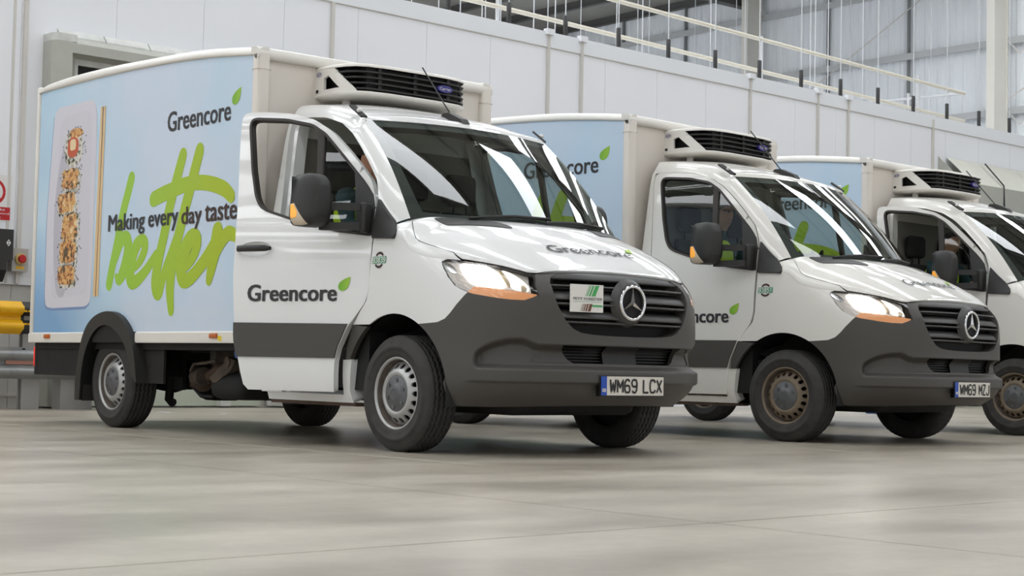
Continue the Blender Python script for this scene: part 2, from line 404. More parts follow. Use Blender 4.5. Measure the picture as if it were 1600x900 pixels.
GRI = [(.214, 1.076), (.260, 1.047), (.278, 1.012), (.273, .939), (.247, .880), (.203, .803), (.161, .752), (.126, .731), (.08, .721), (.027, .717)]
def wing(b, sg=1):
    L = low if sg > 0 else mir(low); H = hood_w if sg > 0 else mir(hood_w)
    sx = lambda x: 1+X0-x
    arc = [p for p in arch_pts(.768, .768)]
    top = [(s_of_x(x, float(zsh(x))), float(zsh(x))) for x in np.linspace(.40, -.277, 40)]
    top[-1] = (sx(-.277), 1.31)
    o = [(sx(-.277), 1.30), (sx(-.276), 1.15), (sx(-.28), 1.0), (sx(-.30), .915), (sx(-.37), .845), (sx(-.44), .768)]+arc+FB[1:]+[(.709, .97), (.737, .992), (.759, 1.04), (.766, 1.098)]+[(.762, 1.135)]+top
    panel(b, o, L, .03, sx=1.4)
    g = [(-.277, 0)]+[(x, 0) for x in np.linspace(-.26, .49, 46)]+[(x, r2w(x, r)) for x, r in ((.43, .984), (.36, .975), (.295, .972), (.22, .971), (.155, .971), (.112, .966), (.07, .952), (.02, .925), (-.03, .884))]
    panel(b, g, H, .025, flange=.008)
def bonnet(b):
    rt = [(-.03, .884), (.02, .920), (.07, .948), (.112, .962), (.155, .967), (.295, .968), (.43, .980), (.494, .999)]
    nose = [(x, .999) for x in (.54, .6, .66, .72, .77, .81, .835)]+[(.855, .95), (.866, .85), (.868, .5), (.866, .2)]
    o = rt+nose; o = o+[(x, -r) for x, r in o[::-1]]
    cow = [(.20-.23*a*a-.005, -a*.88) for a in np.linspace(1, -1, 25)][1:-1]
    cow = [(x, -r) for x, r in cow]
    panel(b, [(x, r2v(r)) for x, r in o+[(x, -r) for x, r in cow]], hood_v, .028, flange=.02)
def bonnet_vent(b, sg=1):
    o = smooth_poly([(.046, .788), (.064, .713), (.12, .51), (.20, .42), (.34, .374), (.352, .43), (.196, .747), (.12, .764)], it=2)
    panel(b, o, hood if sg > 0 else mir(hood), .03, off=.004)
def bumper(b):
    bot = [(0, .305), (.17, .303), (.38, .296), (.55, .290), (.682, .290), (.715, .293), (.742, .307), (.760, .330), (.778, .38), (.788, .425)]
    af = [(s_of_x(ARC[0]+ARC[2]*math.cos(a), ARC[1]+ARC[2]*math.sin(a)), ARC[1]+ARC[2]*math.sin(a)) for a in np.linspace(math.asin((.46-ARC[1])/ARC[2]), math.asin((.768-ARC[1])/ARC[2]), 12)]
    half = bot+af+FB[1:]+HLO[6:12]+GRO[2:]
    o = half+[(-s, z) for s, z in half[::-1] if s > 0.001]
    it = INTK; h = it+[(-s, z) for s, z in it[::-1]]
    panel(b, o, low, .010, holes=[h], sx=1.4, flange=.03)
INTK = [(0.0001, .552), (.15, .552), (.30, .552), (.355, .556), (.335, .585), (.311, .611), (.285, .636), (.262, .650), (.225, .656), (.15, .656), (0.0001, .656)]
BLK = [(.139, .553), (.30, .553), (.353, .557), (.335, .585), (.311, .611), (.285, .636), (.262, .649), (.225, .655), (.196, .655), (.181, .608), (.161, .570)]
def inset(fn, d):
    def g(u, v):
        p = fn(u, v); return p-np.stack([d+0*p[..., 0], 0*p[..., 0], 0*p[..., 0]], -1)
    return g
def blank(b, sg=1):
    panel(b, BLK, inset(low if sg > 0 else mir(low), .008), .03, sx=1.4, flange=.03)
def intake_grid(b):
    o = [(0, .545), (.30, .545), (.24, .665), (0, .665)]; o = o+[(-s, z) for s, z in o[::-1] if s > 0]
    panel(b, o, inset(low, .085), .06, sx=1.4, flange=0)
def intake_bars(b):
    for z in np.arange(.565, .655, .018):
        P = [[low(np.array(s), np.array(z+dz))-np.array([.05+dx, 0, 0]) for dx, dz in ((0, 0), (0, .005), (.02, .005), (.02, 0))] for s in np.linspace(-.2, .2, 15)]
        b.grid(P, False, True)
    for s0 in (-.02, ):
        P = [[low(np.array(s0+ds), np.array(z))-np.array([.035, 0, 0]) for ds in (0, .045)] for z in np.linspace(.548, .662, 6)]; b.grid(P)
def grille_frame(b):
    o = GRO+[(-s, z) for s, z in GRO[::-1]]+[(-s, z) for s, z in [(.27, 1.066), (.24, 1.071), (.214, 1.076)]]
    i = GRI+[(-s, z) for s, z in GRI[::-1]]
    half = GRO+[(0.0, .682), (0.0, .716)]+GRI[::-1]+[(.24, 1.071), (.27, 1.066)]
    panel(b, half, low, .03, sx=1.4, flange=.10); panel(b, half, mir(low), .03, sx=1.4, flange=.10)
def grille_back(b):
    o = GRI+[(-s, z) for s, z in GRI[::-1]]; panel(b, o, inset(low, .09), .05, sx=1.4, flange=0)
def slat(z, w, kind):
    def f(b):
        if kind == 'top': prof = [(.012, 1.098), (-.002, 1.052), (.012, 1.040), (.05, 1.035), (.06, 1.10)]
        elif kind == 'blade': prof = [(.07, z+.062), (.022, z+.030), (.004, z+.004), (.004, z-.004), (.045, z-.008)]
        else: prof = [(.0, z+.004), (.0, z-.005), (.045, z-.012), (.045, z+.002)]
        P = []
        for s in np.linspace(-w, w, 33):
            e = 1-sm(.93, 1.0, abs(s)/w)*.6
            P.append([low(np.array(s), np.array(q))*np.array([1, 1, 1])-np.array([d+.006+.02*(1-e), 0, 0]) for d, q in prof])
        b.grid(P, True, True)
    return f
def headlight_bowl(b, sg=1):
    o = [(s+(.56-s)*.03, z+(1.03-z)*.03) for s, z in HLO]
    f = inset(low if sg > 0 else mir(low), .045); panel(b, o, f, .03, sx=1.4, flange=0)
def lamp_gasket(b, sg=1): panel(b, [(s+(s-.56)*.02, z+(z-1.03)*.03) for s, z in HLO], low if sg > 0 else mir(low), .025, holes=[[(s+(.56-s)*.012, z+(1.03-z)*.012) for s, z in HLO]], sx=1.4, off=-.004, flange=.02)
def headlight_lens(b, sg=1): panel(b, HLO, low if sg > 0 else mir(low), .025, sx=1.4, flange=.05)
def hl_shape(poly, d):
    def f(b, sg=1): panel(b, poly, inset(low if sg > 0 else mir(low), d), .02, sx=1.4, flange=.015)
    return f
HL_AMB = [(.677, .952), (.640, .984), (.546, .974), (.447, .960), (.353, .944), (.346, .938), (.367, .925), (.406, .908), (.472, .910), (.548, .921), (.650, .942)]
HL_MAIN = smooth_poly([(.665, 1.125), (.57, 1.118), (.49, 1.098), (.475, 1.0), (.485, .978), (.56, .985), (.63, .995), (.66, 1.03)], it=2)
HL_IN = smooth_poly([(.470, 1.09), (.42, 1.07), (.375, 1.01), (.365, .96), (.40, .965), (.458, .975)], it=2)
HL_SH1 = smooth_poly([(.482, 1.085), (.462, 1.085), (.452, .985), (.474, .985)], it=2); HL_SH2 = smooth_poly([(.405, 1.0), (.378, .985), (.388, .955), (.412, .962)], it=2)
HL_SIDE = smooth_poly([(.752, 1.13), (.70, 1.13), (.68, 1.06), (.735, 1.07)], it=2)
def star(b):
    cx, cz, R, r = 1.030, .918, .098, .010
    P = []
    for k in range(49):
        a = 2*PI*k/48; P.append([(cx+r*.8*math.sin(q), (R+r*math.cos(q))*math.cos(a), cz+(R+r*math.cos(q))*math.sin(a)) for q in np.linspace(0, 2*PI, 9)])
    b.grid(P)
    for k in range(3):
        a = PI/2+k*2*PI/3; d = (math.cos(a), math.sin(a)); t = (-d[1], d[0])
        tip = (cx, d[0]*R, cz+d[1]*R); c = (cx+.016, 0, cz)
        l = (cx-.002, (t[0]*.017-d[0]*.012), cz+t[1]*.017-d[1]*.012); rr = (cx-.002, (-t[0]*.017-d[0]*.012), cz-t[1]*.017-d[1]*.012)
        b.add([c, l, tip, rr], [(0, 1, 2), (0, 2, 3)])
def star_housing(b):
    P = []
    for k in range(41):
        a = 2*PI*k/40; P.append([(x, R*math.cos(a), .918+R*math.sin(a)) for R, x in ((.145, .985), (.128, 1.008), (.112, 1.028), (.100, 1.026), (.094, 1.012))])
    b.grid(P)
def star_disc(b): b.add([(1.013, .096*math.cos(a), .918+.096*math.sin(a)) for a in np.linspace(0, 2*PI, 33)[:-1]], [tuple(range(32))])
def plate_fn(y, z): return (1.047-.007*(y/.26)**2, y, z)
def plate_face(b, y0, y1, off=0):
    P = [[(plate_fn(y, z)[0]+off, y, z) for z in (.370, .481)] for y in np.linspace(y0, y1, 9)]; b.grid(P, False)
def plate_rim(b):
    P = [[(plate_fn(y, z)[0]-.006+(0 if k in (1, 2) else -.03), y, z) for k, z in enumerate((.364, .364, .487, .487))] for y in np.linspace(-.266, .266, 9)]
    b.grid(P, False, True)
GLY = {  # number-plate lettering: strokes on a 0..1 x 0..1 box
 'W': [[(0, 1), (.22, 0), (.5, .75), (.78, 0), (1, 1)]], 'M': [[(0, 0), (0, 1), (.5, .35), (1, 1), (1, 0)]],
 '6': [[(.9, .85), (.7, 1), (.3, 1), (.05, .8), (.0, .3), (.15, .03), (.5, 0), (.85, .03), (1, .25), (.85, .5), (.5, .55), (.1, .48)]],
 '9': [[(.1, .15), (.3, 0), (.7, 0), (.95, .2), (1, .7), (.85, .97), (.5, 1), (.15, .97), (0, .75), (.15, .5), (.5, .45), (.9, .52)]],
 'L': [[(0, 1), (0, 0), (1, 0)]], 'C': [[(1, .78), (.85, .97), (.5, 1), (.15, .97), (0, .7), (0, .3), (.15, .03), (.5, 0), (.85, .03), (1, .22)]],
 'X': [[(0, 1), (1, 0)], [(0, 0), (1, 1)]], 'Z': [[(0, 1), (1, 1), (0, 0), (1, 0)]], 'J': [[(1, 1), (1, .3), (.85, .03), (.5, 0), (.15, .03), (0, .25)]],
 'G': [[(1, .78), (.85, .97), (.5, 1), (.15, .97), (0, .7), (0, .3), (.15, .03), (.5, 0), (.85, .03), (1, .25), (1, .48), (.55, .48)]], 'B': [[(0, 0), (0, 1), (.7, 1), (.95, .8), (.7, .53), (0, .53), (.75, .53), (1, .27), (.75, 0), (0, 0)]],
 '3': [[(.0, .85), (.3, 1), (.7, 1), (.95, .8), (.7, .54), (.4, .54), (.75, .52), (1, .27), (.75, 0), (.3, 0), (0, .15)]], '8': [[(.5, .54), (.1, .75), (.3, 1), (.7, 1), (.9, .75), (.5, .54), (0, .27), (.25, 0), (.75, 0), (1, .27), (.5, .54)]],
 '5': [[(.95, 1), (.1, 1), (.05, .55), (.6, .6), (1, .35), (.8, .03), (.3, 0), (0, .12)]], '1': [[(.2, .8), (.55, 1), (.55, 0)]],
}
def ribbon(b, pts, w, fn, taper=None):
    """flat brush stroke of width w along pts in fn's plane"""
    n = len(pts); Lf = []; Rt = []
    for i, p in enumerate(pts):
        a = pts[max(i-1, 0)]; c = pts[min(i+1, n-1)]; dx, dy = c[0]-a[0], c[1]-a[1]; L = math.hypot(dx, dy) or 1
        q = (w if np.isscalar(w) else w[i])/2; Lf.append(fn(p[0]-dy/L*q, p[1]+dx/L*q)); Rt.append(fn(p[0]+dy/L*q, p[1]-dx/L*q))
    b.add(Lf+Rt, [(i, i+1, n+i+1, n+i) for i in range(n-1)])
def glyph_text(b, s, fn, x0, x1, z0, z1, w, gap=.35):
    n = sum(.6 if c == ' ' else 1 for c in s); cw = (x1-x0)/(n+gap*(len(s)-1)); x = x0
    for c in s:
        if c != ' ':
            for st in GLY[c]: ribbon(b, [(x+cw*p[0], z0+(z1-z0)*p[1]) for p in (resample(st, .2, closed=False))], w, fn)
        x += cw*((.6 if c == ' ' else 1)+gap)
def pillar(b, sg=1):
    """A-pillar and cant rail: from the door gap to the windscreen edge and the roof's edge"""
    G = []; K = 40
    gx = np.array([p[0] for p in GAP]); gz = np.array([p[1] for p in GAP]); d = np.concatenate([[0], np.cumsum(np.hypot(np.diff(gx), np.diff(gz)))]); d /= d[-1]
    E = [ws(np.array(-1.0), np.array(t)) for t in np.linspace(0, 1, 14)]+[np.array([x, -.72, zroof(x)-.05]) for x in np.linspace(-.72, -1.5, 14)]
    E = np.array(E); de = np.concatenate([[0], np.cumsum(np.linalg.norm(np.diff(E, axis=0), axis=1))]); de /= de[-1]
    P = []
    for t in np.linspace(0, 1, K):
        x = np.interp(t, d, gx); z = np.interp(t, d, gz); g = np.array([x, -float(ysd(z)), z])
        te = t*1.0; e = np.array([np.interp(te, de, E[:, i]) for i in range(3)])
        m = (g+e)/2; h = np.array([e[0]*.35+g[0]*.65, g[1]*.86+e[1]*.14, e[2]*.80+g[2]*.20]); row = []
        h = h*.62+m*.38
        for q in np.linspace(0, 1, 9): row.append((1-q)**2*g+2*q*(1-q)*h+q*q*e)
        P.append(row)
    P = np.array(P)
    b.grid(P); b.grid([[r[0], r[0]+np.array([0, .05, -.01])] for r in P], False); b.grid([[r[-1], r[-1]+np.array([-.02, .02, -.02])] for r in P], False)
    if sg < 0: b.mirror()
def roof_skin(b):
    X = np.linspace(-1.5, -.72, 20); P = [[roof(np.array(x), np.array(r)) for r in np.linspace(-1, 1, 31)] for x in X]
    top = [[(lambda q: (lambda a, c: a*(1-q)+c*q)(roof(np.array(-.72), np.array(r)), ws(np.array(-r), np.array(1.0))))(q)+np.array([0.012*math.sin(PI*q), 0, .018*math.sin(PI*q)]) for r in np.linspace(-1, 1, 31)] for q in np.linspace(0, 1, 6)]
    b.grid(P+top[1:])
    b.grid([[ws(np.array(-r), np.array(1.0)), ws(np.array(-r), np.array(1.0))+np.array([-.03, 0, -.025])] for r in np.linspace(-1, 1, 31)], False)
def windscreen(b):
    P = [[ws(np.array(a), np.array(t)) for a in np.linspace(-1, 1, 37)] for t in np.linspace(0, 1, 17)]; b.grid(P)
def ws_band(b):
    """black ceramic border round the windscreen, just behind the glass"""
    def strip(a, t): return ws(np.array(a), np.array(t))-np.array([.006, 0, .005])
    ta = np.linspace(-1, 1, 33)
    b.grid([[strip(a, t) for t in (.93, 1.0)] for a in ta]); b.grid([[strip(a, t) for t in (0, .035+.05*abs(a)**6)] for a in ta])
    for s_ in (-1, 1): b.grid([[strip(s_*q, t) for q in (.925-.03*(1-t)**4, 1.0)] for t in np.linspace(0, 1, 17)])
def wiper(b, pts):
    P = [ws(np.array(a), np.array(t))+np.array([.016, 0, .014]) for a, t in pts]
    b.tube(P, .008, 6)
    b.tube([p-np.array([.010, 0, .009]) for p in P], .006, 6)
def cab_back(b):
    zz = np.linspace(.60, 2.17, 14); rt = [(-ysd(z), z) for z in zz]; lf = [(ysd(z), z) for z in zz[::-1]]
    tp = [(y, float(zroof(-1.5))-.05*abs(y/.72)**2.5) for y in np.linspace(-.72, .72, 11)]
    b.prism([(float(y), float(z)) for y, z in rt]+tp+[(float(y), float(z)) for y, z in lf], lambda y, z: (-1.50, y, z), lambda y, z: (-1.465, y, z))
def cab_corner(b, sg=1):
    """narrow side panel and door jamb behind the door"""
    zz = np.linspace(.33, 2.175, 26); xr = lambda z: float(np.interp(z, [.3, .6, 1.25, 1.6, 2.2], [-1.24, -1.325, -1.375, -1.41, -1.468]))
    P = [[side(np.array(x), np.array(z)) for x in (-1.5, (xr(z)-1.5)/2, xr(z)-.004)] for z in zz]; b.grid(P)
    J = [[side(np.array(xr(z)-.004), np.array(z))+np.array(o) for o in ((0, 0, 0), (.004, .035, 0), (.03, .045, 0), (.03, .13, 0))] for z in zz]; b.grid(J, False)
    if sg < 0: b.mirror()
def sill(b, sg=1):
    """white sill under the door with its upturned front end"""
    o = [(-1.45, .276), (-1.45, .326), (-.558, .326), (-.556, .40), (-.552, .548), (-.462, .552), (-.474, .45), (-.486, .36), (-.478, .30), (-.468, .276)]
    panel(b, o, side if sg > 0 else mir(side), .05, off=-.012, flange=.10)
def sill_lip(b, sg=1):
    b.box(-1.44, -.47, -.935, -.80, .258, .278)
    if sg < 0: b.mirror()
def jamb(b, sg=1):
    """dark hinge pillar in the door gap"""
    zz = np.linspace(.36, 1.33, 12)
    P = [[side(np.array(x), np.array(z))+np.array((0, o, 0)) for x, o in ((-.262, .012), (-.30, .03), (-.36, .09), (-.60, .12))] for z in zz if z > .75]
    b.grid(P, False); b.box(-.60, -.34, -.93, -.80, .36, .80)
    b.box(-1.46, -.25, -.86, -.80, .37, .62)
    if sg < 0: b.mirror()
def arch_lip(b, sg=1):
    """black cladding between the wing, the sill and the wheel arch"""
    a = arch_pts(.42, .768, 20); a = [p for p in a if p[0] > 1 or p[1] > 9]
    a = [p for p in arch_pts(.556, .768, 24) if p[0] >= 1.05 and p[1] <= .769]
    o = [(1+X0+.44, .766), (1+X0+.50, .62), (1+X0+.505, .55)]+[(s, z) for s, z in a]
    panel(b, o, low if sg > 0 else mir(low), .03, flange=.03)
def arch_liner(b, sg=1):
    cx, cz, r = ARC
    P = [[(cx+r*math.cos(a)*k, y, cz+r*math.sin(a)*k) for y, k in ((-.955, .992), (-.93, 1.02), (-.60, 1.02))] for a in np.linspace(-.12, PI+.10, 30)]; b.grid(P)
    if sg < 0: b.mirror()
DOOR = [(-1.225, .346), (-1.262, .38), (-1.295, .50), (-1.318, .60), (-1.338, .70), (-1.365, 1.04), (-1.372, 1.25), (-1.392, 1.5), (-1.43, 1.83), (-1.456, 2.08), (-1.458, 2.14), (-1.448, 2.165), (-1.42, 2.176), (-1.25, 2.170), (-1.05, 2.147), (-.85, 2.092), (-.71, 2.012), (-.58, 1.90), (-.47, 1.795), (-.355, 1.675), (-.309, 1.55), (-.298, 1.45), (-.296, 1.30), (-.296, 1.0), (-.316, .912), (-.377, .84), (-.446, .762), (-.52, .62), (-.542, .535), (-.55, .346)]
WIN = [(-1.386, 2.09), (-1.375, 2.125), (-1.34, 2.135), (-1.08, 2.112), (-.865, 2.065), (-.753, 2.0), (-.592, 1.85), (-.40, 1.665), (-.335, 1.59), (-.305, 1.50), (-.298, 1.318), (-.579, 1.352), (-.943, 1.437), (-1.15, 1.497), (-1.215, 1.53), (-1.262, 1.60), (-1.318, 1.78)]
WIN = smooth_poly(resample(WIN, .07), it=2)
_d = resample(DOOR, .09); DOOR = [DOOR[0]]+smooth_poly(_d[1:-6], closed=False, it=2)+_d[-6:] if False else [p for p in smooth_poly(resample(DOOR[1:-2], .08, closed=False), closed=False, it=2)]+DOOR[-2:]+[DOOR[0]]
def shrink(poly, d):
    n = len(poly); out = []; A = sum(poly[i][0]*poly[(i+1) % n][1]-poly[(i+1) % n][0]*poly[i][1] for i in range(n)); sg = 1 if A > 0 else -1
    for i in range(n):
        a, p, c = poly[i-1], poly[i], poly[(i+1) % n]; n1 = np.array([-(p[1]-a[1]), p[0]-a[0]]); n2 = np.array([-(c[1]-p[1]), c[0]-p[0]])
        n1 = n1/np.linalg.norm(n1); n2 = n2/np.linalg.norm(n2); m = n1+n2; m = m/max(m@m, .5)*2*d*sg*.5*1.0; out.append((p[0]+m[0], p[1]+m[1]))
    return out
CUP = [(-1.203+.13*math.cos(a), 1.253+.05*math.sin(a)) for a in np.linspace(0, 2*PI, 33)[:-1]]
def door_skin(b, sg=1): panel(b, DOOR, side if sg > 0 else mir(side), .05, holes=[WIN, CUP], flange=.05)
def door_seal(b, sg=1): panel(b, shrink(WIN, -.004), side if sg > 0 else mir(side), .035, holes=[shrink(WIN, .030)], off=.004, flange=.05)
MAINP = [(-1.36, 2.07), (-1.35, 2.10), (-1.33, 2.11), (-1.08, 2.088), (-.865, 2.042), (-.80, 2.015), (-.735, 1.405), (-.943, 1.46), (-1.14, 1.52), (-1.195, 1.55), (-1.24, 1.61), (-1.293, 1.78)]
QUARP = [(-.79, 2.0), (-.75, 1.985), (-.592, 1.83), (-.44, 1.69), (-.40, 1.35), (-.579, 1.368), (-.73, 1.40)]
def door_glass(b, sg=1): panel(b, MAINP, side if sg > 0 else mir(side), .08, off=-.014, flange=0)
def quarter_glass(b, sg=1): panel(b, QUARP, side if sg > 0 else mir(side), .08, off=-.016, flange=0)
def door_sail(b, sg=1):
    o = [(-.49, 1.752), (-.40, 1.66), (-.33, 1.585), (-.303, 1.50), (-.297, 1.32), (-.415, 1.336), (-.455, 1.55)]
    panel(b, o, side if sg > 0 else mir(side), .05, off=.010, flange=.03)
def door_divider(b, sg=1):
    o = [(-.825, 2.046), (-.772, 2.008), (-.715, 1.38), (-.755, 1.39)]; panel(b, o, side if sg > 0 else mir(side), .05, off=-.004, flange=.02)
def quarter_seal(b, sg=1):
    o = [(-.772, 2.005), (-.72, 1.965), (-.49, 1.75), (-.452, 1.55), (-.41, 1.338), (-.72, 1.385)]
    panel(b, o, side if sg > 0 else mir(side), .05, holes=[shrink(o, .016)], off=-.006, flange=.02)
def door_moulding(b, sg=1):
    o = [(-1.312, .557), (-1.338, .66), (-1.342, .70), (-1.343, .777), (-.45, .772), (-.522, .625), (-.541, .557)]
    panel(b, o, side if sg > 0 else mir(side), .05, off=.012, flange=.03)
def handle(b, sg=1):
    P = []
    for x, w, o in ((-1.338, .012, .012), (-1.325, .021, .03), (-1.27, .022, .042), (-1.16, .022, .045), (-1.10, .021, .036), (-1.075, .012, .012)):
        P.append([side(np.array(x), np.array(1.255))+np.array([0, -o-.014*math.cos(a), w*math.sin(a)]) for a in np.linspace(0, 2*PI, 11)[:-1]])
    b.grid(P, True, True)
    if sg < 0: b.mirror()
def handle_cup(b, sg=1):
    P = [[side(np.array(-1.203+.13*q*math.cos(a)), np.array(1.253+.05*q*math.sin(a)))+np.array([0, .026*(1-q**4), 0]) for q in (0.02, .4, .7, .85, .95, 1)] for a in np.linspace(0, 2*PI, 29)]
    b.grid(P)
    if sg < 0: b.mirror()
def mirror_shell(b, sg=1):
    rings = []
    for x, k in ((-.505, .55), (-.515, .80), (-.545, .96), (-.60, 1.0), (-.675, .97), (-.68, .90), (-.672, .86)):
        ring = []
        for a in np.linspace(0, 2*PI, 37)[:-1]:
            cy = math.copysign(abs(math.cos(a))**.5, math.cos(a)); cz = math.copysign(abs(math.sin(a))**.5, math.sin(a))
            y = -1.195+.100*k*cy*(1-.10*(cz < 0)*0); z = 1.527+.168*k*cz; y += .018*(z-1.527)/.168*(1 if cy < 0 else -.1)
            ring.append((x+.12*(abs(y)-1.195)*-1*.0-.10*(-y-1.195), y, z))
        rings.append(ring)
    b.grid(rings, True, True); b.add(rings[0], [tuple(range(36))])
    if sg < 0: b.mirror()
def mirror_glass(b, sg=1):
    P = [[(-.674-.10*(-y-1.195), y, z) for y in (-1.29, -1.10)] for z in (1.38, 1.67)]; b.grid(P, False)
    if sg < 0: b.mirror()
def mirror_arm(b, sg=1):
    for z0, z1 in ((1.495, 1.497), (1.375, 1.372)):
        P = [[(x, y+dy, z+dz) for dy, dz in ((-.02, -.024), (.02, -.024), (.02, .024), (-.02, .024))] for x, y, z in ((-.33, -.99, z0), (-.40, -1.045, z0), (-.53, -1.10, z1), (-.58, -1.12, z1))]; b.grid(P, False, True)
    b.rbox(-.352, -.310, -1.035, -.95, 1.335, 1.525, .015)
    if sg < 0: b.mirror()
def on_shell(x, z):
    """outer flank of the mirror housing"""
    x = np.asarray(x, float); z = np.asarray(z, float); k = np.interp(x+.01, [-.675, -.60, -.545, -.515], [.97, 1.0, .96, .80]); dz = z-1.527
    c = np.maximum(1-np.minimum(np.abs(dz)/(.168*k), .999)**4, 0)**.25
    y = -1.195-.100*k*c+.018*dz/.168
    return np.stack([x-.10*(-y-1.195), y, z], -1)
def mirror_lamp(b, sg=1):
    panel(b, [(-.668, 1.497), (-.645, 1.502), (-.56, 1.385), (-.555, 1.375), (-.60, 1.369), (-.655, 1.372), (-.666, 1.40)], on_shell if sg > 0 else mir(on_shell), .012, off=.004, flange=.008)
def mirror_glow(b, sg=1):
    panel(b, [(-.668, 1.493), (-.648, 1.497), (-.615, 1.445), (-.62, 1.415), (-.664, 1.41)], on_shell if sg > 0 else mir(on_shell), .012, off=.007, flange=.004)
def tri_trim(b, sg=1):
    """black corner trim ahead of the door mirror, on the wing"""
    o = [(-.274, 1.30), (-.060, 1.288), (-.046, 1.305), (-.055, 1.335), (-.115, 1.40), (-.20, 1.475), (-.274, 1.545)]
    def f(x, z):
        x = np.asarray(x, float); z = np.asarray(z, float); e = np.clip((x+.277)/.25, 0, 1)
        return np.stack([x+0*z, -ysd(z)+0*x+.05*e**1.5*np.clip((z-1.29)/.12, 0, 1), z+0*x], -1)
    panel(b, o, f if sg > 0 else mir(f), .03, off=.02, flange=.06)
TW = .235; R_T = .352
def tyre(b, cx, sg=1):
    yo = -.985; yi = yo+TW
    prof = [(.205, yo+.030), (.222, yo+.010), (.245, yo+.002), (.27, yo-.002), (.272, yo-.004), (.288, yo-.003), (.29, yo), (.318, yo+.006), (.336, yo+.016), (.348, yo+.030)]
    zg = [0]*len(prof)
    for g in (.047, .082, .1175, .153, .188):
        for dy, r in ((-.0055, R_T), (-.004, R_T-.012), (.004, R_T-.012), (.0055, R_T)): prof.append((r, yo+g+dy)); zg.append(.0065)
    prof += [(.348, yi-.03), (.336, yi-.016), (.31, yi-.004), (.27, yi), (.23, yi-.006), (.205, yi-.03)]; zg += [0]*6
    b.revolve_y(prof, cx, R_T, 100, zg)
    if sg < 0: b.mirror()
def rim(b, cx, sg=1):
    b.revolve_y([(.222, -.955), (.223, -.968), (.216, -.974), (.208, -.970), (.204, -.960)], cx, R_T, 64)
    def f(x, z):
        r = np.hypot(x, z); y = np.interp(r, [.0, .105, .118, .128, .138, .150, .185, .195], [-.958, -.958, -.974, -.975, -.970, -.960, -.925, -.918]); return np.stack([cx+x, y, R_T+z], -1)
    ring = [(.192*math.cos(a), .192*math.sin(a)) for a in np.linspace(0, 2*PI, 65)[:-1]]
    holes = [[(.164*math.cos(q)+.0165*math.cos(a), .164*math.sin(q)+.0165*math.sin(a)) for a in np.linspace(0, 2*PI, 13)[:-1]] for q in np.arange(18)*2*PI/18]
    o2 = OUT
    panel_flat(b, ring, holes, f, .03)
    if sg < 0: b.mirror()
def panel_flat(b, outline, holes, f, d):
    loops = [resample(outline, .012)]+holes; V = []; E = []
    for lp in loops:
        o = len(V); V += lp; E += [(o+i, o+(i+1) % len(lp)) for i in range(len(lp))]
    G = []
    for r in (.02, .06, .10, .118, .128, .138): G += [(r*math.cos(a), r*math.sin(a)) for a in np.arange(0, 2*PI, .025/r)]
    vs, _, fs, _, _, _ = geometry.delaunay_2d_cdt([Vector(p) for p in V+G], E, [], 0, 1e-6)
    P = np.array([v[:] for v in vs]); ce = np.array([P[list(q)].mean(0) for q in fs]); k = inside(ce, loops[0])
    for h in holes: k &= ~inside(ce, h)
    b.add(f(P[:, 0], P[:, 1]), [tuple(q) for q, kk in zip(fs, k) if kk], True)
    for h in holes:
        q = f(np.array(h)[:, 0], np.array(h)[:, 1]); m = len(h); b.add(np.vstack([q, q+np.array([0, .012, 0])]), [(i, (i+1) % m, m+(i+1) % m, m+i) for i in range(m)])
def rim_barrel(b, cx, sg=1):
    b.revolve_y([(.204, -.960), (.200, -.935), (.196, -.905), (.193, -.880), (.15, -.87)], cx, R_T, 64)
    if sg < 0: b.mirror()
def rim_dark(b, cx, sg=1):  # near-black disc put behind the wheel's holes as their shade
    b.revolve_y([(.20, -.84), (.001, -.84)], cx, R_T, 32); b.revolve_y([(.20, -.84), (.19, -.885)], cx, R_T, 32)
    if sg < 0: b.mirror()
def hubcap(b, cx, sg=1):
    b.revolve_y([(.112, -.954), (.111, -.967), (.104, -.972), (.055, -.976), (.048, -.984), (.040, -.986), (.001, -.986)], cx, R_T, 40)
    for k in range(6):
        a = k*PI/3+.35; x, z = cx+.083*math.cos(a), R_T+.083*math.sin(a)
        b.tube([(x, -.963, z), (x, -.981, z)], .0125, 6)
    ring = [[(cx+R*math.cos(a), y, R_T+R*math.sin(a)) for R, y in ((.026, -.988), (.030, -.990), (.034, -.988))] for a in np.linspace(0, 2*PI, 25)]; b.grid(ring)
    for k in range(3):
        a = PI/2+k*2*PI/3; b.add([(cx+.028*math.cos(a), -.989, R_T+.028*math.sin(a)), (cx+.006*math.cos(a+1.4), -.9885, R_T+.006*math.sin(a+1.4)), (cx+.006*math.cos(a-1.4), -.9885, R_T+.006*math.sin(a-1.4))], [(0, 1, 2)])
    if sg < 0: b.mirror()
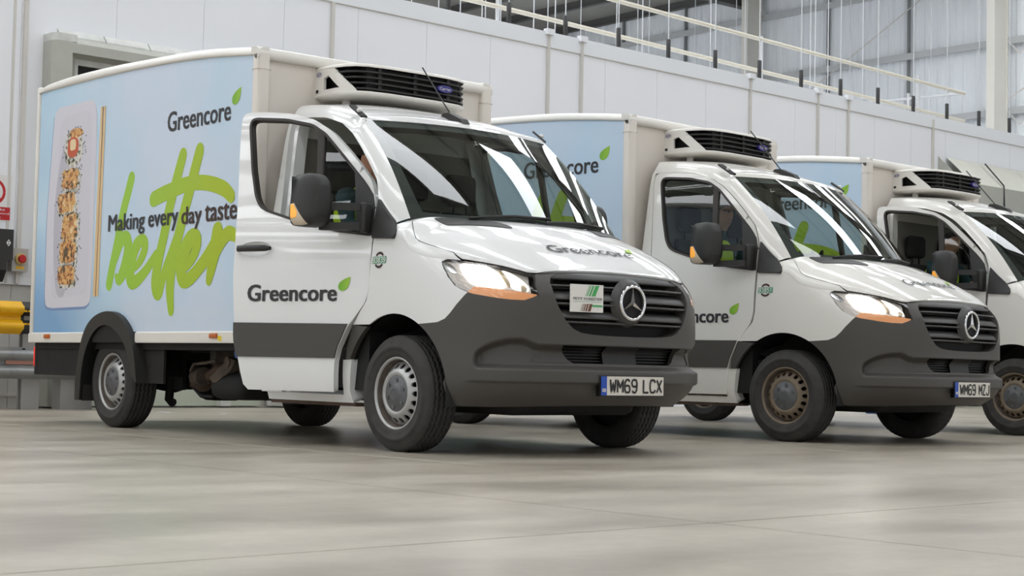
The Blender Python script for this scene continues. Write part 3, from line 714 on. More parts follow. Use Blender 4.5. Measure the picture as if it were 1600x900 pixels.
# cargo box ---------------------------------------------------------------
ROOFZ = pch([-5.045, -4.9, -4.35, -3.8, -3.2, -2.5, -1.9, -1.60], [2.775, 2.797, 2.812, 2.806, 2.785, 2.755, 2.70, 2.660])
GTOP = pch([-4.99, -4.34, -3.73, -2.96, -2.26, -1.64], [2.735, 2.738, 2.734, 2.714, 2.674, 2.614])
HB = 1.02
def box_shell(b):
    X = np.linspace(-5.03, -1.60, 29); P = []
    for x in X:
        z = float(ROOFZ(x)); P.append([(x, -HB+.012, .66), (x, -HB+.012, z-.07), (x, -HB+.03, z-.03), (x, -HB+.07, z), (x, HB-.07, z), (x, HB-.03, z-.03), (x, HB-.012, z-.07), (x, HB-.012, .66)])
    b.grid(P, False, True)
    b.add(P[0], [tuple(range(8))])
def box_front(b):
    z = float(ROOFZ(-1.6)); b.add([(-1.598, -HB+.012, .66), (-1.598, HB-.012, .66), (-1.598, HB-.012, z-.07), (-1.598, HB-.07, z-.01), (-1.598, -HB+.07, z-.01), (-1.598, -HB+.012, z-.07)], [(0, 1, 2, 3, 4, 5)])
def top_rail(b, sg=1):
    X = np.linspace(-5.045, -1.565, 30); P = []
    for x in X:
        z = float(ROOFZ(x)); g = float(GTOP(x)); P.append([(x, -HB+.02, g), (x, -HB-.012, g), (x, -HB-.016, z-.045), (x, -HB-.008, z-.018), (x, -HB+.02, z+.004), (x, -HB+.07, z+.010), (x, -HB+.075, z-.02)])
    b.grid(P, True, True); b.add(P[0], [tuple(range(7))]); b.add(P[-1], [tuple(range(7))[::-1]])
    if sg < 0: b.mirror()
def front_rail(b):
    z = float(ROOFZ(-1.6)); P = []
    for y in np.linspace(-HB-.014, HB+.014, 9):
        P.append([(-1.60, y, z-.075), (-1.568, y, z-.075), (-1.560, y, z-.04), (-1.568, y, z-.005), (-1.60, y, z+.010), (-1.66, y, z+.012), (-1.66, y, z-.02)])
    b.grid(P, True, True); b.add(P[0], [tuple(range(7))]); b.add(P[-1], [tuple(range(7))[::-1]])
def corner_post(b, sg=1):
    z = float(ROOFZ(-1.6))-.02; b.rbox(-1.645, -1.560, -HB-.014, -HB+.085, .66, z, .022, 3)
    b.box(-1.647, -1.558, -HB-.017, -HB+.09, z-.125, z-.120)
    if sg < 0: b.mirror()
def skirt_rail(b, sg=1, k=0):
    for xx in (((-5.05, -4.02), (-3.19, -1.565))[k],):       # interrupted by the wheel arch
        P = [[(x, -HB+.02, .650), (x, -HB-.016, .650), (x, -HB-.018, .66), (x, -HB-.018, .722), (x, -HB-.004, .733), (x, -HB+.02, .733)] for x in xx]
        b.grid(P, False, True); b.add(P[0], [tuple(range(6))]); b.add(P[1], [tuple(range(6))[::-1]])
    b.box(-1.70, -1.562, -HB, HB, .650, .733) if sg > 0 and k else None
    if sg < 0: b.mirror()
def rear_frame(b):
    for s_ in (-1, 1): b.rbox(-5.055, -5.0, s_*(HB-.05)-.066, s_*(HB-.05)+.066, .65, 2.79, .02)
    b.rbox(-5.055, -5.0, -HB, HB, .652, .74, .02); b.rbox(-5.055, -5.0, -HB, HB, 2.70, 2.79, .02)
def GP(o): return lambda x, z, d=0: (x, -HB-o-d, z)
def graphic(b, sg=1):
    X = np.linspace(-4.99, -1.642, 24); P = [[(x, -HB-.002, z) for z in (.733, float(GTOP(x)))] for x in X]; b.grid(P, False)
    if sg < 0: b.mirror()
def flat(b, poly, o):
    n = len(poly); t = geometry.tessellate_polygon([[Vector((p[0], p[1], 0)) for p in poly]]); b.add([(p[0], -HB-o, p[1]) for p in poly], t)
def rrect(pts, it=2): return smooth_poly(resample(pts, .25), it=it)
PLT = [(-4.715, 2.572), (-3.962, 2.580), (-3.950, 2.24), (-3.958, 1.069), (-3.985, .936), (-4.70, .930), (-4.795, .96), (-4.802, 1.681)]
def leaf_poly(x0, z0, sx, sz): return [(x0+sx*u, z0+sz*v) for u, v in smooth_poly([(.97, 1), (.55, .86), (.12, .62), (0, .36), (.05, .12), (.28, .0), (.55, .03), (.8, .22), (.93, .5), (1.0, 1)], it=2)]
STROKES = [  # the brush lettering: path, widths
 ([(-3.349, 1.90), (-3.405, 1.78), (-3.457, 1.675), (-3.515, 1.52), (-3.566, 1.374), (-3.62, 1.23), (-3.662, 1.10)], .105),
 ([(-3.585, 1.28), (-3.50, 1.405), (-3.44, 1.445), (-3.385, 1.43), (-3.37, 1.345), (-3.40, 1.26), (-3.45, 1.175), (-3.505, 1.135), (-3.55, 1.16)], [.09, .10, .11, .12, .13, .13, .12, .10, .05]),
 ([(-3.298, 1.20), (-3.215, 1.235), (-3.146, 1.29), (-3.105, 1.355), (-3.115, 1.405), (-3.175, 1.415), (-3.24, 1.375), (-3.295, 1.30), (-3.325, 1.20), (-3.315, 1.13), (-3.27, 1.105), (-3.18, 1.13), (-3.06, 1.20), (-2.93, 1.30)], [.05, .07, .09, .10, .10, .10, .12, .13, .14, .13, .11, .10, .09, .08]),
 ([(-2.572, 2.01), (-2.65, 1.85), (-2.72, 1.703), (-2.775, 1.56), (-2.821, 1.431), (-2.87, 1.31), (-2.911, 1.19), (-2.93, 1.10), (-2.91, 1.035), (-2.87, 1.02), (-2.83, 1.10), (-2.77, 1.20), (-2.70, 1.30), (-2.62, 1.42)], [.11, .12, .12, .12, .12, .12, .125, .12, .12, .11, .10, .10, .10, .10]),
 ([(-2.335, 2.02), (-2.40, 1.88), (-2.462, 1.743), (-2.53, 1.60), (-2.589, 1.463), (-2.645, 1.32), (-2.69, 1.178), (-2.705, 1.03), (-2.68, .885)], [.12, .125, .125, .125, .125, .125, .125, .115, .085]),
 ([(-2.995, 1.715), (-2.86, 1.742), (-2.724, 1.763), (-2.58, 1.785), (-2.437, 1.795), (-2.30, 1.79), (-2.185, 1.775), (-2.07, 1.75), (-1.966, 1.715), (-1.885, 1.665)], [.12, .12, .12, .115, .11, .11, .11, .11, .11, .10]),
 ([(-2.514, 1.18), (-2.44, 1.22), (-2.377, 1.275), (-2.335, 1.345), (-2.335, 1.395), (-2.395, 1.41), (-2.46, 1.37), (-2.515, 1.295), (-2.55, 1.20), (-2.54, 1.125), (-2.50, 1.095), (-2.41, 1.115), (-2.28, 1.19), (-2.156, 1.28), (-2.06, 1.37)], [.06, .08, .10, .11, .11, .12, .14, .15, .15, .13, .11, .11, .11, .12, .12]),
 ([(-2.055, 1.43), (-2.072, 1.36), (-2.088, 1.284), (-2.12, 1.19), (-2.155, 1.09)], [.14, .14, .14, .12, .08]),
 ([(-2.12, 1.19), (-2.06, 1.28), (-1.99, 1.36), (-1.92, 1.405), (-1.85, 1.40), (-1.79, 1.37)], [.06, .09, .11, .11, .10, .07])]
def spline(p, k=5):
    p = [np.array(q, float) for q in p]; out = []
    for i in range(len(p)-1):
        a, b_, c, d = p[max(i-1, 0)], p[i], p[i+1], p[min(i+2, len(p)-1)]
        for j in range(k):
            t = j/k; out.append(.5*((2*b_)+(-a+c)*t+(2*a-5*b_+4*c-d)*t*t+(-a+3*b_-3*c+d)*t**3))
    out.append(p[-1]); return out
def brush(b):
    for i, (p, w) in enumerate(STROKES):
        q = spline(p); n = len(q); ww = np.interp(np.linspace(0, 1, n), np.linspace(0, 1, len(p)), [w]*len(p) if np.isscalar(w) else w); Lf = []; Rt = []
        y = lambda k: -HB-.0025-.0003*i-.000006*k
        for k, c in enumerate(q):
            d = q[min(k+1, n-1)]-q[max(k-1, 0)]; d = d/np.linalg.norm(d); h = ww[k]/2
            Lf.append((c[0]-d[1]*h, y(k), c[1]+d[0]*h)); Rt.append((c[0]+d[1]*h, y(k), c[1]-d[0]*h))
        b.add(Lf+Rt, [(k, k+1, n+k+1, n+k) for k in range(n-1)])
        for e, k in ((q[0], 0), (q[-1], n-1)): b.add([(e[0]+ww[k]/2*.98*math.cos(a), y(k)-.0001, e[1]+ww[k]/2*.98*math.sin(a)) for a in np.linspace(0, 2*PI, 15)[:-1]], [tuple(range(14))])
PIECES = [(-4.35, 2.215, .165, .150, 0), (-4.385, 1.965, .165, .092, 1), (-4.44, 1.775, .175, .095, 1), (-4.37, 1.575, .160, .118, 1), (-4.395, 1.375, .165, .102, 1), (-4.405, 1.190, .165, .088, 1)]
def blob(cx, cz, rx, rz, n=22, j=.08, p=.7):
    return [(cx+rx*(1+random.uniform(-j, j))*math.copysign(abs(math.cos(a))**p, math.cos(a)), cz+rz*(1+random.uniform(-j, j))*math.copysign(abs(math.sin(a))**p, math.sin(a))) for a in np.linspace(0, 2*PI, n+1)[:-1]]
def tube_lamp(b, cx, cz): b.rbox(cx-.05, cx+.05, -HB-.032, -HB-.012, cz-.018, cz+.018, .006)
# refrigeration unit on the box front -----------------------------------------
def ac_plan(y):     # front edge x for a lateral y
    a = min(1, abs(y)/.54); return -1.36+.235*(1-a**6)**.5*1.0+.01
ACO = [(-1.60, -.545), (-1.48, -.545), (-1.36, -.54), (-1.28, -.515), (-1.215, -.475), (-1.17, -.40), (-1.145, -.25), (-1.14, 0)]
ACP = ACO+[(x, -y) for x, y in ACO[::-1][1:]]
def ac_ring(z, k=1.0, dx=0): return [(-1.60+(x+1.60)*k+dx, y*(.9+.1*k if k < 1 else 1), z) for x, y in ACP]
def ac_top(b):
    Q = resample(ACP, .05, closed=False)
    R_ = [[(-1.60+(x+1.60)*k, y*m, z+.012*((x+1.6)/.46)*0) for x, y in Q] for k, m, z in ((1.0, 1.0, 2.560), (1.0, 1.0, 2.572), (.97, .99, 2.583), (.80, .92, 2.592), (.0, .80, 2.594))]
    b.grid(R_)
def ac_base(b):
    Q = resample(ACP, .05, closed=False)
    R_ = [[(-1.60+(x+1.60)*k, y*m, z) for x, y in Q] for k, m, z in ((1.0, 1.0, 2.392), (1.012, 1.003, 2.382), (1.0, .998, 2.372), (.93, .975, 2.364), (.6, .93, 2.352), (.0, .90, 2.350))]
    b.grid(R_)
def ac_cheek(b, sg=1):
    """white side wall with the louvre window"""
    def f(u, v):
        u = np.asarray(u, float); q = np.array(resample(ACO, .02, closed=False)); d = np.concatenate([[0], np.cumsum(np.hypot(*np.diff(q, axis=0).T))])
        return np.stack([np.interp(u, d, q[:, 0]), np.interp(u, d, q[:, 1]), v+0*u], -1)
    o = [(0, 2.385), (0, 2.565), (.215, 2.565), (.30, 2.495), (.40, 2.408), (.42, 2.385)]
    h = [(.105, 2.418), (.105, 2.50), (.155, 2.515), (.275, 2.420)]
    panel(b, o, f if sg > 0 else mir(f), .03, holes=[h], flange=.02)
def ac_inner(b):
    b.box(-1.60, -1.30, -.47, .47, 2.38, 2.56); b.box(-1.32, -1.19, -.40, .40, 2.38, 2.56)
def ac_slat(k):
    def f(b):
        z = 2.408+.039*k; Q = [p for p in resample(ACP, .03, closed=False) if p[0] > -1.385+.012*k*0]
        lim = [.29, .255, .215, .175][min(k, 3)]
        q = np.array(resample(ACP, .02, closed=False)); d = np.concatenate([[0], np.cumsum(np.hypot(*np.diff(q, axis=0).T))]); T = d[-1]
        u = np.linspace(.405-.055*k, T-(.405-.055*k), 50); P = []
        for t in u:
            x, y = np.interp(t, d, q[:, 0]), np.interp(t, d, q[:, 1]); c = np.array([x+1.42, y*.6]); c = c/np.linalg.norm(c)
            P.append([(x-c[0]*o, y-c[1]*o, z+h) for o, h in ((.05, .014), (.010, .010), (0, .004), (.004, -.005), (.05, -.003))])
        b.grid(P, True, True)
    return f
def ac_post(y):
    def f(b): b.box(-1.24, -1.165-.2*abs(y)**3, y-.014, y+.014, 2.42, 2.565)
    return f
def ac_badge(b):
    for k in (0,):
        P = [(ac_x(.245+.075*math.cos(a)), .245+.075*math.cos(a), 2.483+.026*math.sin(a)) for a in np.linspace(0, 2*PI, 25)[:-1]]; b.add(P, [tuple(range(24))])
        b.add(P+[(p[0]-.03, p[1], p[2]) for p in P], [(i, (i+1) % 24, 24+(i+1) % 24, 24+i) for i in range(24)])
def ac_x(y):
    q = np.array(ACP); return float(np.interp(y, q[:, 1], q[:, 0]))+.012

# under the van -------------------------------------------------------------
def chassis(b):
    for s_ in (-1, 1): b.box(-4.9, .55, s_*.42-.04, s_*.42+.04, .40, .53)
    for x in (-4.6, -4.1, -3.2, -2.3, -1.5, -.7): b.box(x-.04, x+.04, -.42, .42, .41, .50)
    b.box(-5.0, -1.62, -.99, .99, .60, .655); b.box(-1.5, .35, -.78, .78, .45, .60)
def drivetrain(b):
    b.rbox(-.42, .55, -.52, .52, .235, .42, .05); b.rbox(-1.1, -.3, -.28, .28, .25, .46, .08)
    b.tube([(-1.1, 0, .40), (-2.3, 0, .38), (-3.5, 0, .36)], .045, 10)
    b.tube([(-3.665, -.80, R_T), (-3.665, .80, R_T)], .06, 10); b.rbox(-3.83, -3.5, -.17, .17, .21, .47, .08); b.tube([(0, -.8, .33), (0, .8, .33)], .04, 8)
    for s_ in (-1, 1):
        b.tube([(-4.35, s_*.52, .44), (-3.95, s_*.52, .33), (-3.5, s_*.52, .30), (-3.0, s_*.52, .40)], .03, 6)
        b.tube([(-3.36, s_*.62, .50), (-3.40, s_*.62, .22), (-3.34, s_*.62, .20)], .035, 8)
def fuel_tank(b):
    b.rbox(-2.52, -2.06, -.80, -.20, .25, .45, .08, 3); 
    b.tube([(-2.86, -.70, .42), (-2.84, -.72, .32), (-2.74, -.72, .265), (-2.60, -.70, .265)], .013, 8)
def battery_box(b): b.rbox(-1.62, -1.42, -.80, -.3, .24, .45, .06, 3)
def exhaust(b):
    b.tube([(-3.05, -.60, .45), (-2.75, -.66, .40), (-2.55, -.68, .47), (-2.2, -.66, .50)], .045, 10)
    b.tube([(-2.95, -.62, .37), (-2.78, -.68, .37)], .075, 12); b.box(-2.62, -2.28, -.70, -.64, .46, .50)
    b.add([(-2.62, -.72, .40), (-2.36, -.72, .52), (-2.30, -.72, .50), (-2.56, -.72, .36)], [(0, 1, 2, 3)])
def dusty_rail(b):
    b.box(-2.75, -1.72, -.60, -.55, .455, .60); b.box(-2.05, -1.70, -.82, -.60, .44, .53)
    b.prism([(-2.50, .40), (-2.22, .55), (-2.14, .53), (-2.20, .46), (-2.42, .36)], lambda x, z: (x, -.80, z), lambda x, z: (x, -.70, z))
    b.tube([(-2.24, -.81, .52), (-2.24, -.70, .52)], .04, 10); b.tube([(-2.80, -.78, .45), (-2.72, -.80, .50), (-2.55, -.80, .51), (-2.4, -.80, .53)], .012, 6)
    b.tube([(-2.84, -.70, .41), (-2.72, -.71, .41)], .07, 12)
def tool_panel(b): b.box(-2.9, -1.75, -.56, -.54, .50, .64)
def blue_cap(b): b.tube([(-2.02, -.80, .585), (-2.02, -.86, .585)], .04, 12)
RAO = [(-4.098, .20), (-4.10, .36), (-4.07, .52), (-4.01, .69), (-3.92, .80), (-3.78, .868), (-3.59, .897), (-3.42, .868), (-3.29, .79), (-3.20, .69), (-3.14, .57), (-3.09, .35)]
RAI = [(-3.18, .40), (-3.24, .56), (-3.32, .66), (-3.45, .745), (-3.60, .792), (-3.74, .772), (-3.86, .70), (-3.95, .58), (-4.0, .44), (-4.02, .20)]
def rear_arch(b, sg=1):
    o = smooth_poly(RAO, closed=False, it=2); i = smooth_poly(RAI, closed=False, it=2)
    q = o+i; b.prism(q, lambda x, z: (x, -1.068, z), lambda x, z: (x, -.93, z))
    if sg < 0: b.mirror()
def rear_liner(b, sg=1):
    i = smooth_poly(RAI, closed=False, it=2); top = [p for p in i if p[1] > .655]
    b.prism([(top[0][0], .652)]+top+[(top[-1][0], .652)], lambda x, z: (x, -1.045, z), lambda x, z: (x, -1.0, z))
    b.grid([[(x, y, z) for y in (-1.06, -.62)] for x, z in i]); b.box(-4.02, -3.18, -.63, -.60, .30, .66)
    if sg < 0: b.mirror()
def mud_flap(b, sg=1):
    b.prism([(-1.04, .195), (-1.04, .50), (-.72, .50), (-.72, .195)], lambda y, z: (-4.03, y, z), lambda y, z: (-4.01, y, z))
    if sg < 0: b.mirror()
def mud_guard(b, sg=1):
    b.box(-3.18, -2.86, -.97, -.95, .35, .65)
    if sg < 0: b.mirror()
def rear_valance(b):
    for s_ in (-1, 1): b.box(-5.03, -4.08, s_*.965-.012, s_*.965+.012, .385, .655)
    b.box(-5.04, -5.0, -.98, .98, .385, .655)
def rear_lamp(b, sg=1):
    b.rbox(-5.075, -5.03, -.98, -.87, .45, .62, .015)
    if sg < 0: b.mirror()
# inside the cab ------------------------------------------------------------
def dashboard(b):
    P = []
    for y in np.linspace(-.84, .84, 15):
        k = .20-.23*(y/.87)**2; hump = .07*math.exp(-((y+.45)/.22)**2)
        P.append([(k-.03, y, 1.37), (k-.22, y, 1.385+hump*.5), (k-.42, y, 1.36+hump), (k-.52, y, 1.30), (k-.50, y, 1.05), (k-.40, y, .70), (k-.2, y, .62)])
    b.grid(P)
def steering_wheel(b):
    c = Vector((-.50, -.45, 1.36)); ax = Vector((-.62, 0, .78)).normalized(); u = Vector((0, 1, 0)); w = ax.cross(u)
    b.tube([c+(u*math.cos(a)+w*math.sin(a))*.19 for a in np.linspace(0, 2*PI, 29)], .016, 8, cap=False)
    for a in (.1, PI-.1, -PI/2): b.tube([c-ax*.02, c+(u*math.cos(a)+w*math.sin(a))*.185], .018, 6)
    b.tube([c, c-ax*.02, c-ax*.35], .05, 10)
def seat(y, w):
    def f(b):
        b.rbox(-1.25, -.78, y-w/2, y+w/2, .88, 1.06, .05, 3)
        P = []
        for t, x, th in ((0, -1.20, .10), (.12, -1.24, .12), (.35, -1.29, .12), (.6, -1.34, .11), (.63, -1.345, .07)):
            z = 1.0+t; k = w/2*(1-.25*max(0, t-.35)); P.append([(x+th*.9*math.cos(a)*.6, y+k*math.copysign(abs(math.sin(a))**.4, math.sin(a)), z) for a in np.linspace(0, 2*PI, 25)[:-1]])
        b.grid(P, True, True); b.add(P[-1], [tuple(range(24))])
    return f
def headrest(y):
    def f(b):
        b.rbox(-1.44, -1.34, y-.135, y+.135, 1.70, 1.92, .045, 3)
        for s_ in (-.06, .06): b.tube([(-1.385, y+s_, 1.58), (-1.39, y+s_, 1.72)], .007, 6)
    return f
def cab_lining(b):
    b.box(-1.462, -1.45, -.79, .79, .62, 2.06); b.box(-1.46, .0, -.80, .80, .60, .625)
    P = [[(x, y, float(zroof(x))-.10-.05*abs(y/.72)**2.5) for y in np.linspace(-.70, .70, 9)] for x in np.linspace(-1.45, -.70, 7)]; b.grid(P)
def marker_lamp(b, sg=1):
    """black strip on the roof corner beside the windscreen head"""
    A = np.array([-.80, -.785, 2.205]); C = np.array([-.665, -.785, 2.118]); U = np.array([.35, -.55, .75])*.007; Y = np.array([.014, .016, 0])
    b.prism([(0, -1), (1, -1), (1, 1), (0, 1)], lambda u, v: tuple(A+(C-A)*u+Y*v-U), lambda u, v: tuple(A+(C-A)*u+Y*v+U))
    if sg < 0: b.mirror()
def marker_dome(b, sg=1):
    bm = bmesh.new(); bmesh.ops.create_uvsphere(bm, u_segments=14, v_segments=8, radius=.016)
    b.add([(v.co.x-.715, v.co.y-.790, v.co.z+2.165) for v in bm.verts], [[q.index for q in f.verts] for f in bm.faces], True); bm.free()
    if sg < 0: b.mirror()
def aerial(b):
    b.tube([(-.78, .01, 2.245), (-1.10, .01, 2.60)], .005, 6)
def aerial_foot(b):
    b.prism([(-.86, 2.205), (-.60, 2.155), (-.63, 2.19), (-.76, 2.245), (-.82, 2.245)], lambda x, z: (x, -.022, z), lambda x, z: (x, .045, z))

WHITE_A = WHITE
DOORPIV = (-.35, -1.0)
def build_van(pose, label, door_deg, reg, fleet, sign, tag):
    v = emp('refrigerated_van', (pose[0], pose[1], 0), pose[2], label=label, category='van', group='refrigerated vans backed up to the white dock wall')
    def p(name, key, fn, m, par=v, **kw): return part(name, key, mk(fn), m, par, **kw)
    S2 = ((1, 'r'), (-1, 'l')); WHITE = WHITE_A if tag == 'clean' else WHITE_D
    # cab body
    bo = p('bonnet', 'bonnet', bonnet, WHITE)
    for sg, q in S2: p('bonnet_vent', 'bonnet_vent'+q, lambda b: bonnet_vent(b, sg), BLACK, bo)
    def hood_txt(b):
        def f(u, w):
            x = .69-.085*w; y = u; h = hood(np.array(x), np.array(-y/float(yplan(x)))); return h+np.array([.002, 0, .006])
        v_, f_ = text_geo('Greencore', .012)
        b.add([f(-.35+.70*a, c) for a, c in v_], f_)
    p('bonnet_lettering', 'bonnet_lettering', hood_txt, INK, bo)
    def hood_leaf(b):
        P = leaf_poly(.355, .9, .07, .7)
        def f(u, w):
            x = .69-.085*w; h = hood(np.array(x), np.array(-u/float(yplan(x)))); return h+np.array([.002, 0, .006])
        b.add([f(*q) for q in P], [tuple(range(len(P)))])
    p('bonnet_leaf_logo', 'bonnet_leaf', hood_leaf, LEAFM, bo)
    for sg, q in S2:
        w = p('front_wing', 'wing'+q, lambda b: wing(b, sg), WHITE)
        p('corner_trim', 'tri'+q, lambda b: tri_trim(b, sg), BLACK, w)
        if sg > 0:
            SP = lambda x, z: tuple(low(np.array(1+X0-x), np.array(z))+np.array([0, -.003, 0]))
            SP2 = lambda x, z: tuple(low(np.array(1+X0-x), np.array(z))+np.array([0, -.0045, 0]))
            def tag_bg(b):
                cx, cz = -.187, 1.163; b.add([SP(cx+dx, cz+dz) for dx, dz in ((-.070, -.021), (.070, -.021), (.070, .021), (-.070, .021))], [(0, 1, 2, 3)])
            def tag_arc(b, s_):
                cx, cz = -.187, 1.163
                ribbon(b, [(cx+.044*math.cos(a), cz+s_*(.044*math.sin(a))) for a in np.linspace(.66, PI-.66, 12)], .014, SP)
            if fleet: p('fleet_number_tag', 'tagbg', tag_bg, GREENS, w); [p('fleet_tag_arc', 'tagarc%d' % k_, lambda b: tag_arc(b, k_), INKB, w) for k_ in (1, -1)]
            if fleet: p('fleet_number', 'fleet'+fleet, lambda b: glyph_text(b, fleet, SP2, -.250, -.124, 1.148, 1.178, .006), STICKW, w)
        p('wheel_arch_cladding', 'archlip'+q, lambda b: arch_lip(b, sg), PLAST); p('wheel_arch_liner', 'liner'+q, lambda b: arch_liner(b, sg), DARK)
        p('roof_pillar', 'pillar'+q, lambda b: pillar(b, sg), WHITE); p('cab_corner_panel', 'corner'+q, lambda b: cab_corner(b, sg), WHITE)
        p('door_sill', 'sill'+q, lambda b: sill(b, sg), WHITE); p('sill_lip', 'sillip'+q, lambda b: sill_lip(b, sg), RUST); p('hinge_pillar', 'jamb'+q, lambda b: jamb(b, sg), DARK)
    bu = p('front_bumper', 'bumper', bumper, PLAST)
    for sg, q in S2: p('fog_lamp_blank', 'blank'+q, lambda b: blank(b, sg), PLAST, bu)
    p('air_intake', 'intake', intake_grid, DARK, bu); p('intake_bar', 'intake_bars', intake_bars, BLACK, bu)
    # grille
    gr = p('grille', 'grille_frame', grille_frame, PLAST)
    p('grille_backing', 'grille_back', grille_back, DARK, gr)
    for k, (z, w, kind) in enumerate(((0, .262, 'top'), (1.004, .272, 'bar'), (.925, .270, 'blade'), (.898, .262, 'bar'), (.818, .232, 'blade'), (.792, .205, 'bar'), (.735, .12, 'bar'))):
        if k == 6: continue
        p('grille_slat', 'slat%d' % k, slat(z, w, kind), GRILLE, gr)
    p('emblem_housing', 'star_housing', star_housing, GRILLE, gr); p('emblem_disc', 'star_disc', star_disc, DARK, gr); p('star_emblem', 'star', star, CHROME, gr)
    if sign:
        def SF(y, z): return (1.028-.06*((abs(y)-.2)/.3 if abs(y) > .2 else 0), y, z)
        SG = lambda o: lambda u, w: (1.018+.02*(u)*.0-.035*(1-u)+.035*u*.4+o, -.462+.215*u, .851+.161*w)
        def rect(b, f, x0, x1, y0, y1, sl=0): b.add([f(x0, y0), f(x1, y0), f(x1+sl, y1), f(x0+sl, y1)], [(0, 1, 2, 3)])
        def sg_face(b):
            f0, f1 = SG(0), SG(-.006); a = [f0(0, 0), f0(1, 0), f0(1, 1), f0(0, 1)]; c = [f1(0, 0), f1(1, 0), f1(1, 1), f1(0, 1)]; b.add(a+c, [(0, 1, 2, 3), (0, 4, 5, 1), (1, 5, 6, 2), (2, 6, 7, 3), (3, 7, 4, 0)])
        si = p('grille_sign', 'sign_face', sg_face, STICKW, gr, label='small square white sign with green and brown slanted stripes on the grille')
        def stripes_g(b):
            for x, w in ((.44, .015), (.48, .03), (.545, .055), (.63, .12)): rect(b, SG(.0015), x, x+w, .58, .97, .12)
        def stripes_b(b):
            for x, w in ((.30, .012), (.34, .02), (.385, .035), (.445, .05), (.52, .09)): rect(b, SG(.0015), x, x+w, .03, .30, .06)
        q = link('stripe_band', CACHE.setdefault('sgreen', mk(stripes_g)().mesh('stripe_band')), GREEN2, gr)
        link('stripe_band', CACHE.setdefault('sbrown', mk(stripes_b)().mesh('stripe_band')), BROWNS, gr)
        def sg_txt(b): text(b, 'PETIT FORESTIER', SG(.0015), .08, .97, .43, .53, .01)
        def sg_txt2(b):
            rect(b, SG(.0015), .08, .95, .375, .385); rect(b, SG(.0018), .66, .97, .20, .27)
        link('sign_lettering', mk(sg_txt)().mesh('sign_lettering'), INK, gr); link('sign_line', mk(sg_txt2)().mesh('sign_line'), GREEN2, gr)
    # lamps
    for sg, q in S2:
        h = p('headlight', 'lens'+q, lambda b: headlight_lens(b, sg), LENS)
        p('lamp_gasket', 'gask'+q, lambda b: lamp_gasket(b, sg), BLACK, h); p('lamp_housing', 'bowl'+q, lambda b: headlight_bowl(b, sg), REFL, h)
        p('main_beam', 'hlmain'+q, lambda b: hl_shape(HL_MAIN, .030)(b, sg), LAMP, h)
        p('side_beam', 'hlin'+q, lambda b: hl_shape(HL_IN, .030)(b, sg), LAMP2, h); p('corner_reflector', 'hlside'+q, lambda b: hl_shape(HL_SIDE, .030)(b, sg), CHROME, h)
        [p('bulb_shade', 'hlsh%d' % k_+q, lambda b: hl_shape(hp_, .024)(b, sg), mat('lamp_shade_bronze', srgb(176, 160, 134), .3, metal=.5), h) for k_, hp_ in enumerate((HL_SH1, HL_SH2))]
        p('indicator_strip', 'hlamb'+q, lambda b: hl_shape(HL_AMB, .006)(b, sg), AMBER, h)
    # glass and roof
    wsn = p('windscreen', 'ws', windscreen, GLASSW); p('windscreen_border', 'wsb', ws_band, BLACK, wsn)
    p('wiper', 'wiper1', lambda b: wiper(b, [(-.62, -.01), (-.45, .012), (-.25, .028), (.08, .03)]), BLACK, wsn)
    p('wiper', 'wiper2', lambda b: wiper(b, [(.02, -.01), (.2, .012), (.40, .025), (.78, .03)]), BLACK, wsn)
    rf = p('cab_roof', 'roof', roof_skin, WHITE)
    for sg, q in S2:
        ml = p('marker_bracket', 'mk'+q, lambda b: marker_lamp(b, sg), BLACK, rf); p('marker_dome', 'md'+q, lambda b: marker_dome(b, sg), STICKW, rf)
    p('aerial_mast', 'aerial', aerial, BLACK, rf); p('aerial_foot', 'aerialf', aerial_foot, BLACK, rf)
    p('cab_back_panel', 'cabback', cab_back, WHITE)
    # doors
    for sg, q in S2:
        d = p('door', 'door'+q, lambda b: door_skin(b, sg), WHITE)
        p('window_seal', 'dseal'+q, lambda b: door_seal(b, sg), SEAL, d); p('quarter_light_glass', 'qglass'+q, lambda b: quarter_glass(b, sg), GLASSD, d)
        if sg < 0 or not door_deg: p('window_glass', 'dglass'+q, lambda b: door_glass(b, sg), GLASSD, d)
        p('mirror_sail', 'dsail'+q, lambda b: door_sail(b, sg), BLACK, d); p('window_bar', 'dbar'+q, lambda b: door_divider(b, sg), SEAL, d); p('quarter_light_seal', 'dq'+q, lambda b: quarter_seal(b, sg), SEAL, d)
        p('side_moulding', 'dmo'+q, lambda b: door_moulding(b, sg), PLAST, d); p('door_handle', 'dh'+q, lambda b: handle(b, sg), BLACK, d); p('handle_recess', 'dhc'+q, lambda b: handle_cup(b, sg), WHITE, d)
        p('mirror_housing', 'mh'+q, lambda b: mirror_shell(b, sg), BLACK, d); p('mirror_glass', 'mg'+q, lambda b: mirror_glass(b, sg), CHROME, d)
        p('mirror_arm', 'ma'+q, lambda b: mirror_arm(b, sg), BLACK, d); p('mirror_repeater_lens', 'ml'+q, lambda b: mirror_lamp(b, sg), mat('repeater_lens_cream', srgb(206, 192, 170), .25, coat=.5), d); p('mirror_indicator', 'mlg'+q, lambda b: mirror_glow(b, sg), mat('repeater_amber', srgb(240, 164, 60), .25, coat=.5, emit=.5), d)
